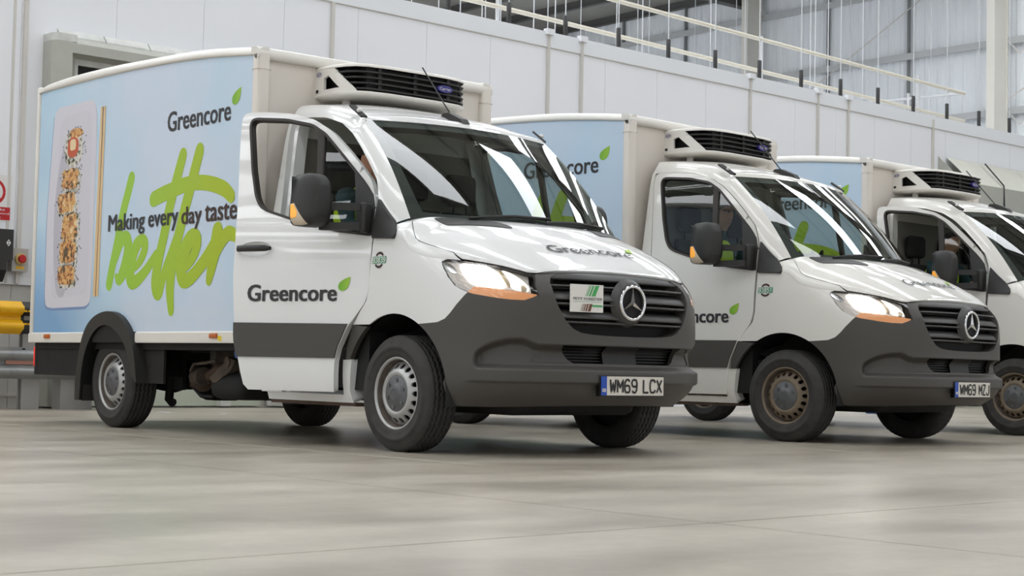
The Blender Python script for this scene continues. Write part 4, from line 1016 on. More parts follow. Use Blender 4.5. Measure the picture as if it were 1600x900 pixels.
        if sg > 0:
            DP = lambda o: lambda x, z, d=0: tuple(side(np.array(x), np.array(z))+np.array([0, -o-d, 0]))
            p('door_lettering', 'dtext', lambda b: text(b, 'Greencore', DP(.004), -1.24, -.533, .912, 1.022, .028), INK, d)
            def dl(b):
                P = leaf_poly(-.528, .976, .092, .090); b.add([DP(.004)(*q) for q in P], [tuple(range(len(P)))])
            p('door_leaf_logo', 'dleaf', dl, LEAFD, d)
            a = -math.radians(0) if not door_deg else math.radians(door_deg)
            T = Matrix.Translation((DOORPIV[0], DOORPIV[1], 0)); d.matrix_local = T@Matrix.Rotation(a, 4, 'Z')@T.inverted()
    # number plate
    pl = p('number_plate', 'plate_face', lambda b: plate_face(b, -.215, .26), PLWHITE); p('plate_rim', 'plate_rim', plate_rim, BLACK, pl)
    p('plate_band', 'plate_blue', lambda b: plate_face(b, -.26, -.215, .001), PLBLUE, pl)
    PF = lambda y, z: (plate_fn(y, z)[0]+.003, y, z)
    if reg: p('plate_characters', 'reg'+reg, lambda b: glyph_text(b, reg, PF, -.190, .240, .388, .463, .0125), PLBLACK, pl)
    p('plate_country_code', 'gb', lambda b: glyph_text(b, 'GB', PF, -.252, -.224, .392, .408, .004, .25), STICKW, pl)
    # wheels
    for cx, qx in ((0, 'f'), (-3.665, 'b')):
        for sg, q in S2:
            w = p('wheel', 'tyre'+qx+q, lambda b: tyre(b, cx, sg), RUBBER)
            p('rim', 'rim'+tag+qx+q if False else 'rim'+qx+q, lambda b: rim(b, cx, sg), STEEL if tag == 'clean' else RIMD, w); p('rim_barrel', 'rbar'+qx+q, lambda b: rim_barrel(b, cx, sg), mat('dirty_rim_barrel', srgb(104, 94, 86), .6, noise=(14, .3)), w); p('hole_shade_disc', 'rimd'+qx+q, lambda b: rim_dark(b, cx, sg), DARK, w); p('hub_cap', 'cap'+qx+q, lambda b: hubcap(b, cx, sg), CAPG, w)
    # cargo box
    bx = p('cargo_box', 'box', box_shell, BOXW); p('box_front_panel', 'boxf', box_front, BOXF, bx)
    for sg, q in S2:
        p('top_rail', 'trail'+q, lambda b: top_rail(b, sg), BOXW, bx); p('corner_post', 'cpost'+q, lambda b: corner_post(b, sg), BOXF, bx); [p('skirt_rail', 'skirt%d' % k_+q, lambda b: skirt_rail(b, sg, k_), BOXW, bx) for k_ in (0, 1)]; p('side_graphic', 'gfx'+q, lambda b: graphic(b, sg), SKYP, bx)
        p('rear_wheel_arch', 'rarch'+q, lambda b: rear_arch(b, sg), BLACK); p('rear_arch_liner', 'rliner'+q, lambda b: rear_liner(b, sg), DARK); p('mud_guard', 'guard'+q, lambda b: mud_guard(b, sg), UNDER); p('mud_flap', 'flap'+q, lambda b: mud_flap(b, sg), UNDER); p('rear_lamp', 'rlamp'+q, lambda b: rear_lamp(b, sg), REDL)
    p('front_rail', 'frail', front_rail, BOXW, bx); p('rear_frame', 'rframe', rear_frame, BOXW, bx)
    p('printed_plate_edge', 'pl0', lambda b: flat(b, rrect([(x-.012, z-.022) for x, z in PLT], 1), .003), SHADOWP, bx)
    p('printed_plate', 'pl1', lambda b: flat(b, rrect(PLT), .0035), PLATEP, bx)
    p('printed_plate_well', 'pl2', lambda b: flat(b, rrect([(-4.60, 2.49), (-4.04, 2.50), (-4.02, 1.04), (-4.68, 1.0)]), .0037), PLATEI, bx)
    p('printed_plate_tone', 'pl3', lambda b: flat(b, smooth_poly([(-4.56, 2.25), (-4.40, 2.34), (-4.30, 1.7), (-4.38, 1.05), (-4.56, .99), (-4.65, 1.25), (-4.68, 1.75)]), .0039), SHADOWI, bx)
    for k, (x, z, rx, rz, kind) in enumerate(PIECES):
        if kind == 0:
            p('printed_roll', 'rl0', lambda b: flat(b, blob(x, z, rx, rz, 30, .04, .85), .0045), RICE, bx)
            p('printed_crust', 'rl1', lambda b: flat(b, blob(x+.03, z+rz*.8, rx*.75, rz*.25, 20, .15, .9), .005), SUSHI, bx)
            p('printed_filling', 'rl2', lambda b: flat(b, blob(x-.005, z+.01, rx*.62, rz*.55, 14, .1, .8), .0052), SALMON, bx)
            p('printed_filling', 'rl3', lambda b: flat(b, blob(x-.01, z+.03, rx*.34, rz*.30, 10, .06, .5), .0055), CREAMP, bx)
        else:
            p('printed_roll', 'rla%d' % k, lambda b: flat(b, blob(x+.012, z-.006, rx*1.02, rz*1.08, 26, .06, .45), .0045), RICE, bx)
            p('printed_crust', 'rlb%d' % k, lambda b: flat(b, blob(x-.008, z+.006, rx*.88, rz*.88, 26, .12, .5), .005), SUSHI, bx)
    def seeds(b):
        rr = random.Random(3)
        for _ in range(150):
            k = rr.choice(PIECES); a = rr.uniform(0, 2*PI); q = rr.uniform(.85, 1.35); x = k[0]+k[2]*q*math.cos(a)+.02; z = k[1]+k[3]*q*math.sin(a); c = rr.uniform(0, PI)
            b.add([(x+.014*math.cos(c+t)*(1 if i % 2 == 0 else .5), -HB-.006, z+.009*math.sin(c+t)*(1 if i % 2 == 0 else .5)) for i, t in enumerate((0, PI/2, PI, 1.5*PI))], [(0, 1, 2, 3)])
    p('printed_seeds', 'seeds', seeds, INK, bx, kind='stuff')
    for k, (x0, x1) in enumerate((((-3.877), (-3.905)), ((-3.825), (-3.86)))):
        p('printed_chopstick', 'chop%d' % k, lambda b: b.add([(x0-.016, -HB-.0045, 2.50), (x0+.016, -HB-.0045, 2.505), (x1+.024, -HB-.0045, 1.012), (x1-.024, -HB-.0045, 1.010)], [(0, 1, 2, 3)]), STICKP, bx)
    p('printed_chopstick_line', 'chopl', lambda b: b.add([(-3.857, -HB-.005, 2.50), (-3.849, -HB-.005, 2.50), (-3.874, -HB-.005, 1.01), (-3.886, -HB-.005, 1.01)], [(0, 1, 2, 3)]), STICKD, bx)
    p('brush_lettering', 'brush', brush, BETTER, bx)
    p('slogan_lettering', 'slog1', lambda b: (text(b, 'Making', GP(.0064), -3.70, -3.115, 1.466, 1.636, .026), text(b, 'every', GP(.0064), -3.062, -2.612, 1.466, 1.600, .026)), INK, bx)
    p('slogan_lettering', 'slog2', lambda b: (text(b, 'day', GP(.0064), -2.566, -2.277, 1.462, 1.630, .026), text(b, 'taste', GP(.0064), -2.235, -1.80, 1.503, 1.622, .026)), INKB, bx)
    p('box_lettering', 'boxtext', lambda b: text(b, 'Greencore', GP(.004), -2.815, -1.92, 2.195, 2.345, .028), INK, bx)
    def bl(b):
        P = leaf_poly(-1.912, 2.298, .12, .118); b.add([GP(.004)(*q) for q in P], [tuple(range(len(P)))])
    p('box_leaf_logo', 'boxleaf', bl, LEAFM, bx)
    LP = lambda x, z, d=0: (-4.735-x, HB+.004+d, z)
    p('box_lettering', 'boxtextl', lambda b: text(b, 'Greencore', LP, -2.815, -1.92, 2.195, 2.345, .028), INK, bx)
    p('slogan_lettering', 'slogl', lambda b: text(b, 'Making every day taste', LP, -3.70, -1.80, 1.466, 1.636, .012), INK, bx)
    for k, x in enumerate((-4.685, -2.04)): p('side_marker', 'smk%d' % k, lambda b: tube_lamp(b, x, .700), AMBERD, bx)
    def ylab(b): b.add([(-1.985, -HB-.0195, .668), (-1.935, -HB-.0195, .660), (-1.935, -HB-.0195, .700), (-1.985, -HB-.0195, .70)], [(0, 1, 2, 3)])
    p('warning_label', 'ylab', ylab, mat('label_yellow', srgb(226, 200, 40), .5), bx)
    # refrigeration unit
    ac = p('refrigeration_unit', 'ac_base', ac_base, BOXW); p('unit_lid', 'ac_top', ac_top, BOXW, ac); p('unit_core', 'ac_inner', ac_inner, DARK, ac)
    for sg, q in S2: p('unit_cheek', 'ac_cheek'+q, lambda b: ac_cheek(b, sg), BOXW, ac)
    for k in range(4): p('louvre_slat', 'ac_slat%d' % k, ac_slat(k), BLACK, ac)
    for y in (-.30, .0, .30): p('louvre_post', 'ac_post%.1f' % y, ac_post(y), BLACK, ac)
    p('unit_badge', 'ac_badge', ac_badge, NAVY, ac)
    def btxt(b): text(b, 'Carrier', lambda y, z: (ac_x(y)+.002, y, z), .19, .30, 2.473, 2.493, .0)
    p('badge_lettering', 'ac_btxt', btxt, STICKW, ac)
    def cheek_bits(b):
        b.box(-1.585, -1.56, -.549, -.543, 2.405, 2.425)
    p('drain_port', 'ac_port', cheek_bits, DARK, ac)
    def cheek_logo(b):
        ribbon(b, [(-1.55+.03*math.cos(a), 2.53+.014*math.sin(a)) for a in np.linspace(0, 2*PI, 20)], .004, lambda x, z: (x, -.5495, z))
        ribbon(b, [(-1.572, 2.528), (-1.528, 2.532)], .006, lambda x, z: (x, -.5495, z))
    p('cheek_logo', 'ac_logo', cheek_logo, NAVY, ac)
    [p('unit_foot', 'ac_foot%.1f' % y, lambda b: b.box(-1.45, -1.41, y-.02, y+.02, 2.26, 2.36), BOXW, ac) for y in (-.4, .4)]
    # chassis
    p('chassis_frame', 'chassis', chassis, UNDER); p('drivetrain', 'drive', drivetrain, UNDER); p('fuel_tank', 'tank', fuel_tank, DARK); p('battery_box', 'battery', battery_box, DARK); p('exhaust_pipe', 'exh', exhaust, RUST); p('tool_panel', 'tpan', tool_panel, TRIMB); p('dusty_bracket', 'dusty', dusty_rail, mat('road_dust_brown', srgb(78, 68, 58), .85, noise=(9, .4))); p('filler_cap', 'bcap', blue_cap, mat('blue_cap', srgb(60, 110, 170), .5)); p('rear_valance', 'rval', rear_valance, UNDER)
    # inside
    p('dashboard', 'dash', dashboard, DASH); p('steering_wheel', 'wheel_s', steering_wheel, BLACK); p('cab_lining', 'lining', cab_lining, TRIMB)
    for k, (y, w) in enumerate(((-.45, .50), (.16, .46), (.60, .42))):
        s_ = p('seat', 'seat%d' % k, seat(y, w), CLOTHD); p('headrest', 'hr%d' % k, headrest(y), CLOTHD, s_)
    return v
RIMD = mat('dusty_wheel_paint', srgb(122, 108, 90), .6, noise=(12, .25))

# ------------------------------------------------------------------ the drivers
def skin_mesh(name, verts, edges, rad, lv=2):
    me = bpy.data.meshes.new(name); me.from_pydata(verts, edges, []); o = bpy.data.objects.new(name, me); COL.objects.link(o)
    mo = o.modifiers.new('s', 'SKIN'); mo.use_smooth_shade = True
    for i, r in enumerate(rad): me.skin_vertices[0].data[i].radius = (r, r) if np.isscalar(r) else r
    me.skin_vertices[0].data[0].use_root = True
    o.modifiers.new('u', 'SUBSURF').levels = lv
    bpy.context.view_layer.update(); dg = bpy.context.evaluated_depsgraph_get(); m2 = bpy.data.meshes.new_from_object(o.evaluated_get(dg))
    bpy.data.objects.remove(o); bpy.data.meshes.remove(me); m2.name = name; return m2
def driver(pose, label, cap, lean=0.0, dz=.04):
    V, E, Rr = [], [], []
    def add(p, r, par=None):
        V.append(p); Rr.append(r)
        if par is not None: E.append((par, len(V)-1))
        return len(V)-1
    pel = add((0, 0, 1.06), (.15, .12)); wa = add((.04, 0, 1.24), (.135, .11), pel); ch = add((.12+lean, 0, 1.46), (.155, .12), wa); nb = add((.15+lean, 0, 1.62), (.06, .06), ch)
    nk = add((.17+lean, 0, 1.69), (.052, .052), nb); hd = add((.20+lean, 0, 1.80), (.078, .092), nk); tp = add((.19+lean, 0, 1.875), (.062, .075), hd)
    no = add((.295+lean, 0, 1.785), (.014, .018), hd); cn = add((.255+lean, 0, 1.728), (.030, .026), hd)
    for s_ in (-1, 1):
        ea = add((.19+lean, s_*.082, 1.795), (.012, .022), hd)
        sh = add((.13+lean, s_*.19, 1.56), .075, ch); el = add((.30+lean, s_*.25, 1.32), .048, sh); wr = add((.54, s_*.19, 1.36), .030, el); pm = add((.61, s_*.185, 1.38), (.034, .020), wr)
        for k in range(4):
            f1 = add((.655, s_*(.160+.017*k), 1.395+.002*k), .0095, pm); f2 = add((.670+.004*(k in (1, 2)), s_*(.158+.017*k), 1.37), .0085, f1)
        th = add((.625, s_*.150, 1.40), .011, pm); add((.650, s_*.140, 1.385), .009, th)
        hp = add((.06, s_*.10, 1.04), .095, pel); kn = add((.47, s_*.14, 1.09), .068, hp); an = add((.60, s_*.13, .74), .042, kn); add((.72, s_*.13, .69), .036, an)
    me = skin_mesh('driver', V, E, Rr)
    for m in (TEAL, SKIN): me.materials.append(m)
    for f in me.polygons:
        c = f.center
        if c.z > 1.665 or (c.x > .56 and c.z > 1.3): f.material_index = 1
    x, y, a = pose; c_, s_ = math.cos(a), math.sin(a); lx, ly = -1.22, -.45
    o = link('person', me, None, None, label=label, category='person'); o.location = (x+c_*lx-s_*ly, y+s_*lx+c_*ly, dz); o.rotation_euler = (0, 0, a)
    VV = [(0.03, 0, 1.16), (.06+lean*.5, 0, 1.32), (.12+lean, 0, 1.47), (.14+lean, .13, 1.575), (.14+lean, -.13, 1.575)]
    vm = skin_mesh('vest', VV, [(0, 1), (1, 2), (2, 3), (2, 4)], [(.185, .15), (.185, .15), (.215, .165), (.12, .11), (.12, .11)]); link('vest', vm, HIVIS, o)
    b = B(); b.grid([[(.175+lean+.093*q*math.cos(t), .086*q*math.sin(t), 1.825+.075*math.sqrt(max(0, 1-q*q))) for t in np.linspace(0, 2*PI, 21)] for q in (1, .95, .8, .5, .05)])
    if not cap: b.grid([[(.155+lean-.078*math.cos(t), .092*math.sin(t), z) for t in np.linspace(-1.2, 1.2, 11)] for z in (1.73, 1.80, 1.84)])
    if cap: b.grid([[(.20+lean+r*math.cos(t), .078*math.sin(t)*(1 if r < .1 else .8), 1.832-.012*(r > .1)) for t in np.linspace(-1.2, 1.2, 9)] for r in (.06, .15)])
    link('cap' if cap else 'hair', b.mesh('cap'), TEAL if cap else HAIR, o)
    for k in (-1, 1):
        e = B(); e.tube([(.276+lean, k*.030, 1.815), (.280+lean, k*.030, 1.815)], .008, 8); link('eye', e.mesh('eye'), HAIR, o)
    e = B(); e.box(.272+lean, .279+lean, -.022, .022, 1.747, 1.753); link('mouth', e.mesh('mouth'), mat('lips', srgb(150, 88, 78), .5), o)
    return o

# ------------------------------------------------------------------ the hall
KA = .05; WO = Vector((-8.49, .56, 0)); WE = Vector((-math.sin(KA), math.cos(KA), 0)); WN = Vector((math.cos(KA), math.sin(KA), 0))
def WP(a, o, z): q = WO+WE*a+WN*o; return (q.x, q.y, z)
def wbox(b, a0, a1, o0, o1, z0, z1):
    v = [WP(a, o, z) for a in (a0, a1) for o in (o0, o1) for z in (z0, z1)]
    return b.add(v, [(0, 1, 3, 2), (4, 6, 7, 5), (0, 4, 5, 1), (2, 3, 7, 6), (0, 2, 6, 4), (1, 5, 7, 3)])
def wprism(b, poly, a0, a1):            # poly in (o, z)
    return b.prism(poly, lambda o, z: WP(a0, o, z), lambda o, z: WP(a1, o, z))

def concrete():
    m = mat('polished_concrete', srgb(168, 163, 152), .32, spec=.5); N, L = m.node_tree.nodes, m.node_tree.links; bs = N['Principled BSDF']
    t = N.new('ShaderNodeTexCoord'); mp = N.new('ShaderNodeMapping'); mp.inputs['Scale'].default_value = (1, .45, 1); L.new(t.outputs['Object'], mp.inputs[0])
    n1 = N.new('ShaderNodeTexNoise'); n1.inputs['Scale'].default_value = 1.3; n1.inputs['Detail'].default_value = 9; n1.inputs['Roughness'].default_value = .62
    n2 = N.new('ShaderNodeTexNoise'); n2.inputs['Scale'].default_value = 14; n2.inputs['Detail'].default_value = 6
    L.new(mp.outputs[0], n1.inputs['Vector']); L.new(t.outputs['Object'], n2.inputs['Vector'])
    r = N.new('ShaderNodeValToRGB'); r.color_ramp.elements[0].position = .36; r.color_ramp.elements[1].position = .66; r.color_ramp.elements[0].color = srgb(148, 139, 125); r.color_ramp.elements[1].color = srgb(190, 181, 166)
    mx = N.new('ShaderNodeMix'); mx.data_type = 'RGBA'; mx.blend_type = 'MULTIPLY'; mx.inputs[0].default_value = .35
    r2 = N.new('ShaderNodeValToRGB'); r2.color_ramp.elements[0].position = .35; r2.color_ramp.elements[1].position = .65; r2.color_ramp.elements[0].color = (.78, .77, .76, 1)
    L.new(n1.outputs['Fac'], r.inputs[0]); L.new(n2.outputs['Fac'], r2.inputs[0]); L.new(r.outputs[0], mx.inputs[6]); L.new(r2.outputs[0], mx.inputs[7]); L.new(mx.outputs[2], bs.inputs['Base Color'])
    rr = N.new('ShaderNodeMapRange'); rr.inputs[3].default_value = .24; rr.inputs[4].default_value = .42; L.new(n1.outputs['Fac'], rr.inputs[0]); L.new(rr.outputs[0], bs.inputs['Roughness'])
    return m
CONC = concrete()
PANEL = mat('coldstore_panel_white', srgb(234, 235, 239), .42, noise=(.5, .015))
PANELL = mat('lower_wall_panel', srgb(196, 193, 188), .5, noise=(1.2, .03))
FLASH = mat('flashing_white', srgb(228, 230, 234), .4)
CONDUIT = mat('conduit_white', srgb(205, 201, 195), .5)
SHELT = mat('dock_frame_grey', srgb(176, 177, 168), .55, noise=(4, .05)); SHELTW = mat('dock_frame_scuffed', srgb(205, 206, 202), .6, noise=(7, .12)); CURT = mat('dock_curtain_beige', srgb(196, 195, 184), .6, noise=(2, .04))
GALV = mat('galvanised_steel', srgb(152, 154, 154), .42, metal=.45, noise=(5, .12)); YEL = mat('barrier_yellow', srgb(232, 176, 18), .45, noise=(3, .05)); POSTG = mat('grey_post_paint', srgb(150, 148, 145), .55)
CLAD = mat('cladding_pale_grey', srgb(232, 236, 239), .55, noise=(.4, .03)); COLM = mat('column_cream', srgb(224, 221, 212), .5); ROOFM = mat('roof_deck_grey', srgb(150, 149, 142), .7); PURL = mat('purlin_grey', srgb(84, 84, 82), .6); RAILM = mat('handrail_cream', srgb(206, 200, 184), .5); RODW = mat('hanger_rod_white', srgb(200, 202, 204), .5)
PALEG = mat('dock_pale_green', srgb(186, 194, 178), .5); REDS = mat('sign_red', srgb(186, 26, 34), .5); SIGNW = mat('sign_white', srgb(226, 224, 222), .5)

FA = .028
def floor_():
    f = link('floor', None, None, kind='structure')
    b = B(); b.box(-60, 60, -60, 60, -.05, -.012); f2 = link('floor_bed', b.mesh('floor_bed'), DARK, f)
    ca, sa = math.cos(FA), math.sin(FA); ox, oy = 4.13, -2.68
    def rot(x, y): return (ox+ca*x-sa*y, oy+sa*x+ca*y)
    for x0, x1 in ((-60, -.004), (.004, 60)):
        for y0, y1 in ((-60, -.004), (.004, 60)):
            c = [rot(x, y) for x, y in ((x0, y0), (x1, y0), (x1, y1), (x0, y1))]; b = B()
            b.add([(x, y, 0) for x, y in c]+[(x, y, -.02) for x, y in c], [(0, 1, 2, 3)]+[(i, 4+i, 4+(i+1) % 4, (i+1) % 4) for i in range(4)]); link('slab', b.mesh('slab'), CONC, f)
    ln = mat('worn_bay_line', srgb(184, 176, 158), .5, noise=(6, .1))
    for x0, y0, x1, y1 in ((-6.5, -1.62, 1.3, -1.33), (-6.0, 2.35, 1.2, 2.10), (-6, 5.9, 1, 5.7)):
        b = B(); d = Vector((-(y1-y0), x1-x0, 0)).normalized()*.03
        b.add([(x0-d.x, y0-d.y, .001), (x1-d.x, y1-d.y, .001), (x1+d.x, y1+d.y, .001), (x0+d.x, y0+d.y, .001)], [(0, 1, 2, 3)]); link('bay_line', b.mesh('bay_line'), ln, f)
    return f
floor_()
def wall_back():
    w = link('wall_back', None, None, kind='structure')
    b = B(); wbox(b, -14, 24.5, -20, -.03, 0, 5.08); wbox(b, -14, 24.5, -.03, .022, 1.30, 4.95); link('wall_core', b.mesh('wall_core'), PANEL, w)
    pm = None; lm = None
    a = -.265-1.116*12
    while a < 24:
        g = .0025
        b = B(); wbox(b, a+g, a+1.116-g, -.03, .03, 1.285, 4.955); link('wall_panel', b.mesh('wall_panel'), PANEL, w)
        if a < 8:
            b = B(); wbox(b, a+g, a+1.116-g, -.03, 0, .0, 1.28); link('lower_wall_panel', b.mesh('lower_wall_panel'), PANELL, w)
        a += 1.116
    b = B(); wbox(b, -14, 24.5, -.05, .05, 4.955, 5.15); wbox(b, -14, 24.5, -.35, .05, 5.15, 5.165); link('coping', b.mesh('coping'), FLASH, w)
    b = B(); wbox(b, -14, 24.5, .03, .045, 4.945, 4.965); link('coping_drip', b.mesh('coping_drip'), CONDUIT, w)
    for a, z0, z1 in ((3.79, 4.12, 4.95), (-.225, 1.3, 4.95), (7.50, 2.3, 5.16), (8.16, 2.3, 5.17), (11.95, 2.3, 5.16), (13.72, 2.3, 5.17), (14.57, 2.3, 5.16), (17.15, 2.3, 5.1)):
        b = B(); wbox(b, a-.022, a+.022, .03, .065, z0, z1); link('conduit', b.mesh('conduit'), CONDUIT, w)
        if z1 > 5.15:
            b = B(); wbox(b, a-.07, a+.07, .02, .10, 5.12, 5.20); link('conduit_head', b.mesh('conduit_head'), FLASH, w)
    b = B(); b.tube([WP(3.79, .05, 4.20), WP(3.86, .05, 4.12), WP(4.30, .05, 4.10)], .018, 6); b2 = None; link('conduit_bend', b.mesh('conduit_bend'), CONDUIT, w)
    b = B(); wbox(b, -.36, -.33, .03, .036, 1.3, 4.95); link('joint_cover', b.mesh('joint_cover'), CONDUIT, w)
    b = B(); wbox(b, -14, 0.2, .0, .012, .12, .15); link('lower_joint', b.mesh('lower_joint'), CONDUIT, w)
wall_back()
def dock_door(a0, a1, zt, label, slant):
    d = link('dock_shelter', None, None, label=label, category='dock shelter'); d.empty_display_size = .2
    def q(name, m, fn, **kw): b = B(); fn(b); return link(name, b.mesh(name), m, d, **kw)
    D = .28
    if not slant:
        def jambs(a, s_): return lambda b: b.prism([(0, .03), (0, D-.07), (.05, D), (.21, D), (.21, D-.05), (.34, .10), (.34, .03)], lambda u, o: WP(a+s_*u, o, 0.02), lambda u, o: WP(a+s_*u, o, zt-.10))
        q('side_frame', SHELT, jambs(a0, 1)); q('side_frame', SHELT, jambs(a1, -1))
        q('head_frame', SHELT, lambda b: wprism(b, [(.03, zt-.02), (.08, zt-.01), (D-.04, zt-.08), (D, zt-.11), (D, zt-.215), (D-.05, zt-.215), (.10, zt-.24), (.03, zt-.24)], a0+.21, a1-.21))
        for k in range(5): q('head_flashing', SHELTW, lambda b: wprism(b, [(.03, zt+.06), (.05, zt+.065), (.12, zt-.01), (.12, zt-.03), (.03, zt-.01)], a0+.15+k*.55, a0+.15+k*.55+.535))
        q('frame_cap', SHELTW, lambda b: b.prism([(0, .03), (0, D-.07), (.05, D), (.26, D), (.26, .03)], lambda u, o: WP(a0+u, o, zt-.10), lambda u, o: WP(a0+u, o, zt-.02)))
        q('shutter_box', SHELTW, lambda b: wbox(b, a0+.34, a1-.34, .04, .09, zt-.30, zt-.24))
        for s_ in (a0+.34, a1-.38): q('inner_reveal', SHELTW, lambda b: wbox(b, s_, s_+.04, .04, .09, .02, zt-.3))
    else:
        q('hood_side', SHELT, lambda b: b.prism([(.03, zt), (.55, zt-.52), (.55, zt-.62), (.03, zt-.62)], lambda o, z: WP(a0, o, z), lambda o, z: WP(a0+.02, o, z)))
        q('hood_curtain', CURT, lambda b: [b.add([WP(x0, .05, zt), WP(x1, .05, zt), WP(x1, .58, zt-.50), WP(x0, .58, zt-.50)], [(0, 1, 2, 3)]) for x0, x1 in ((a0+.25, a0+1.30), (a0+1.31, a0+2.6), (a0+2.61, a1))])
        q('head_curtain', SHELT, lambda b: [wbox(b, x0, x1, .54, .58, zt-1.05, zt-.50) for x0, x1 in ((a0+.25, a0+1.30), (a0+1.31, a0+2.6), (a0+2.61, a1))])
        q('curtain_bracket', BLACK, lambda b: (wbox(b, a0+1.15, a0+1.55, .58, .66, zt-1.02, zt-.93), b.tube([WP(a0+1.30, .2, zt-.02), WP(a0+1.31, .58, zt-.45), WP(a0+1.31, .60, zt-.95)], .014, 6)))
        q('side_frame', SHELT, lambda b: wbox(b, a0+.1, a0+.28, .03, .5, 0.02, zt-.6)); q('side_frame', SHELT, lambda b: wbox(b, a1-.28, a1-.1, .03, .5, 0.02, zt-.6))
        q('door_frame_bar', SHELTW, lambda b: [wbox(b, a0+k, a0+k+.10, .05, .12, 1.2, zt-1.1) for k in (1.3, 1.75)])
    q('black_opening_sheet', DARK, lambda b: wbox(b, a0+.36, a1-.36, .032, .045, 1.2, zt-(.5 if slant else .28)))  # black sheet on the uncut wall, painted as the dark of the opening
    q('dock_leveller', PALEG, lambda b: wbox(b, a0+.48, a1-.48, .032, .06, .02, 1.2))
    q('bumper_post', SHELTW, lambda b: wbox(b, a0+2.28, a0+2.42, .06, .14, .02, .6))
    return d
dock_door(-.01, 3.35, 3.98, 'grey scuffed dock door surround on the wall behind the nearest van', False)
dock_door(17.35, 22.4, 4.47, 'grey dock shelter with sloping beige hood on the far right of the white wall', True)

# left: barriers, box, sign
def w_beam(b, a0, a1, o, zc_, h):
    prof = [(-.5, 0), (-.42, .03), (-.34, .075), (-.22, .08), (-.12, .045), (-.06, .0), (.06, .0), (.12, .045), (.22, .08), (.34, .075), (.42, .03), (.5, 0)]
    n = 14; P = [[WP(a, o+d, zc_+h*t) for t, d in prof] for a in np.linspace(a0, a1, n)]; b.grid(P)
    P = [[WP(a, o+d-.006, zc_+h*t) for t, d in prof] for a in np.linspace(a0, a1, n)]; b.grid(P, False)
g = link('crash_barrier', None, None, label='galvanised steel two-wave crash barrier low down by the left edge', category='barrier')
for a0, a1 in ((-6.0, -.555), (-.56, .33)):
    b = B(); w_beam(b, a0, a1, .60+(.006 if a0 > -1 else 0), .47, .32); link('rail', b.mesh('rail'), GALV, g)
for a in (-.27, -2.4, -4.5):
    b = B(); wbox(b, a-.05, a+.05, .50, .60, 0, 1.0); wbox(b, a-.14, a-.05, .50, .52, 0, 1.0); wbox(b, a-.14, a-.05, .58, .60, 0, 1.0); link('post', b.mesh('post'), POSTG, g)
b = B(); wbox(b, .02, .38, .42, .60, 0, .42); link('end_post', b.mesh('end_post'), POSTG, g)
for a, z in ((-.13, .475), (-.42, .60)):
    b = B(); q = WP(a, .61, z); q2 = WP(a, .64, z); b.tube([q, q2], .02, 8); link('bolt', b.mesh('bolt'), DARK, g)
b = B(); wbox(b, -.6, -.2, .612, .618, .455, .495); link('red_reflector_strip', b.mesh('strip'), mat('faded_red', srgb(190, 140, 125), .5), g)
g = link('crash_barrier', None, None, label='yellow two-wave crash barrier above the grey one by the left edge', category='barrier')
for a0, a1, m in ((-6.0, -.70, YEL), (-.705, -.45, YEL)):
    b = B(); w_beam(b, a0, a1, .60+(.006 if a0 > -1 else 0), .925, .33); link('rail', b.mesh('rail'), m, g)
b = B(); w_beam(b, -.48, -.16, .595, .925, .33); link('rail_end', b.mesh('rail_end'), BLACK, g)
for z in (.99, .86):
    for k in range(4):
        b = B(); wbox(b, -.45+k*.045, -.42+k*.045, .66, .682, z-.006, z+.012); link('edge_chip', b.mesh('edge_chip'), YEL, g)
c = link('control_box', None, None, label='black wall-mounted control box with yellow label above the yellow barrier', category='box')
b = B(); wbox(b, -1.1, -.385, .036, .26, 1.52, 1.84); b.prism([(.036, 1.52), (.26, 1.52), (.26, 1.42), (.18, 1.30), (.036, 1.30)], lambda o, z: WP(-1.1, o, z), lambda o, z: WP(-.45, o, z)); link('case', b.mesh('case'), BLACK, c)
b = B(); wbox(b, -.62, -.54, .26, .263, 1.46, 1.50); link('yellow_label', b.mesh('yellow_label'), YEL, c)
WF = lambda o: lambda a, z: WP(a, o, z)
b = B()
for a, z in ((-.44, 1.70), ): ribbon(b, [(a+.02*math.cos(t), z+.03*math.sin(t)) for t in np.linspace(0, 2*PI, 5)], .012, WF(.264)); ribbon(b, [(a-.02, z), (a+.02, z)], .012, WF(.264))
link('diamond_mark', b.mesh('diamond_mark'), SIGNW, c)
c = link('emergency_stop', None, None, label='grey box with round red emergency stop button right of the black box', category='switch')
b = B(); wbox(b, -.325, -.145, .036, .12, 1.42, 1.66); link('case', b.mesh('case'), mat('switch_grey', srgb(176, 172, 166), .5), c)
b = B(); b.tube([WP(-.235, .12, 1.55), WP(-.235, .145, 1.55)], .06, 16); link('yellow_ring', b.mesh('yellow_ring'), mat('pale_yellow', srgb(214, 190, 120), .5), c)
b = B(); b.tube([WP(-.235, .145, 1.55), WP(-.235, .175, 1.55), WP(-.235, .185, 1.55)], .04, 16, radii=[.035, .045, .035]); link('button', b.mesh('button'), REDS, c)
b = B(); wbox(b, -.28, -.19, .12, .122, 1.445, 1.475); link('label_strip', b.mesh('label_strip'), YEL, c)
WS = lambda o: lambda a, z: WP(a-.04, o, z)
c = link('safety_sign', None, None, label='white prohibition sign with red circle and red text panel, cut by the left edge', category='sign')
b = B(); wbox(b, -.84, -.315, .031, .035, 1.935, 2.42); link('board', b.mesh('board'), SIGNW, c)
b = B(); ribbon(b, [(-.48+.125*math.cos(t), 2.24+.125*math.sin(t)) for t in np.linspace(0, 2*PI, 30)], .03, WS(.037)); ribbon(b, [(-.57, 2.33), (-.39, 2.15)], .03, WS(.037)); link('red_ring', b.mesh('red_ring'), REDS, c)
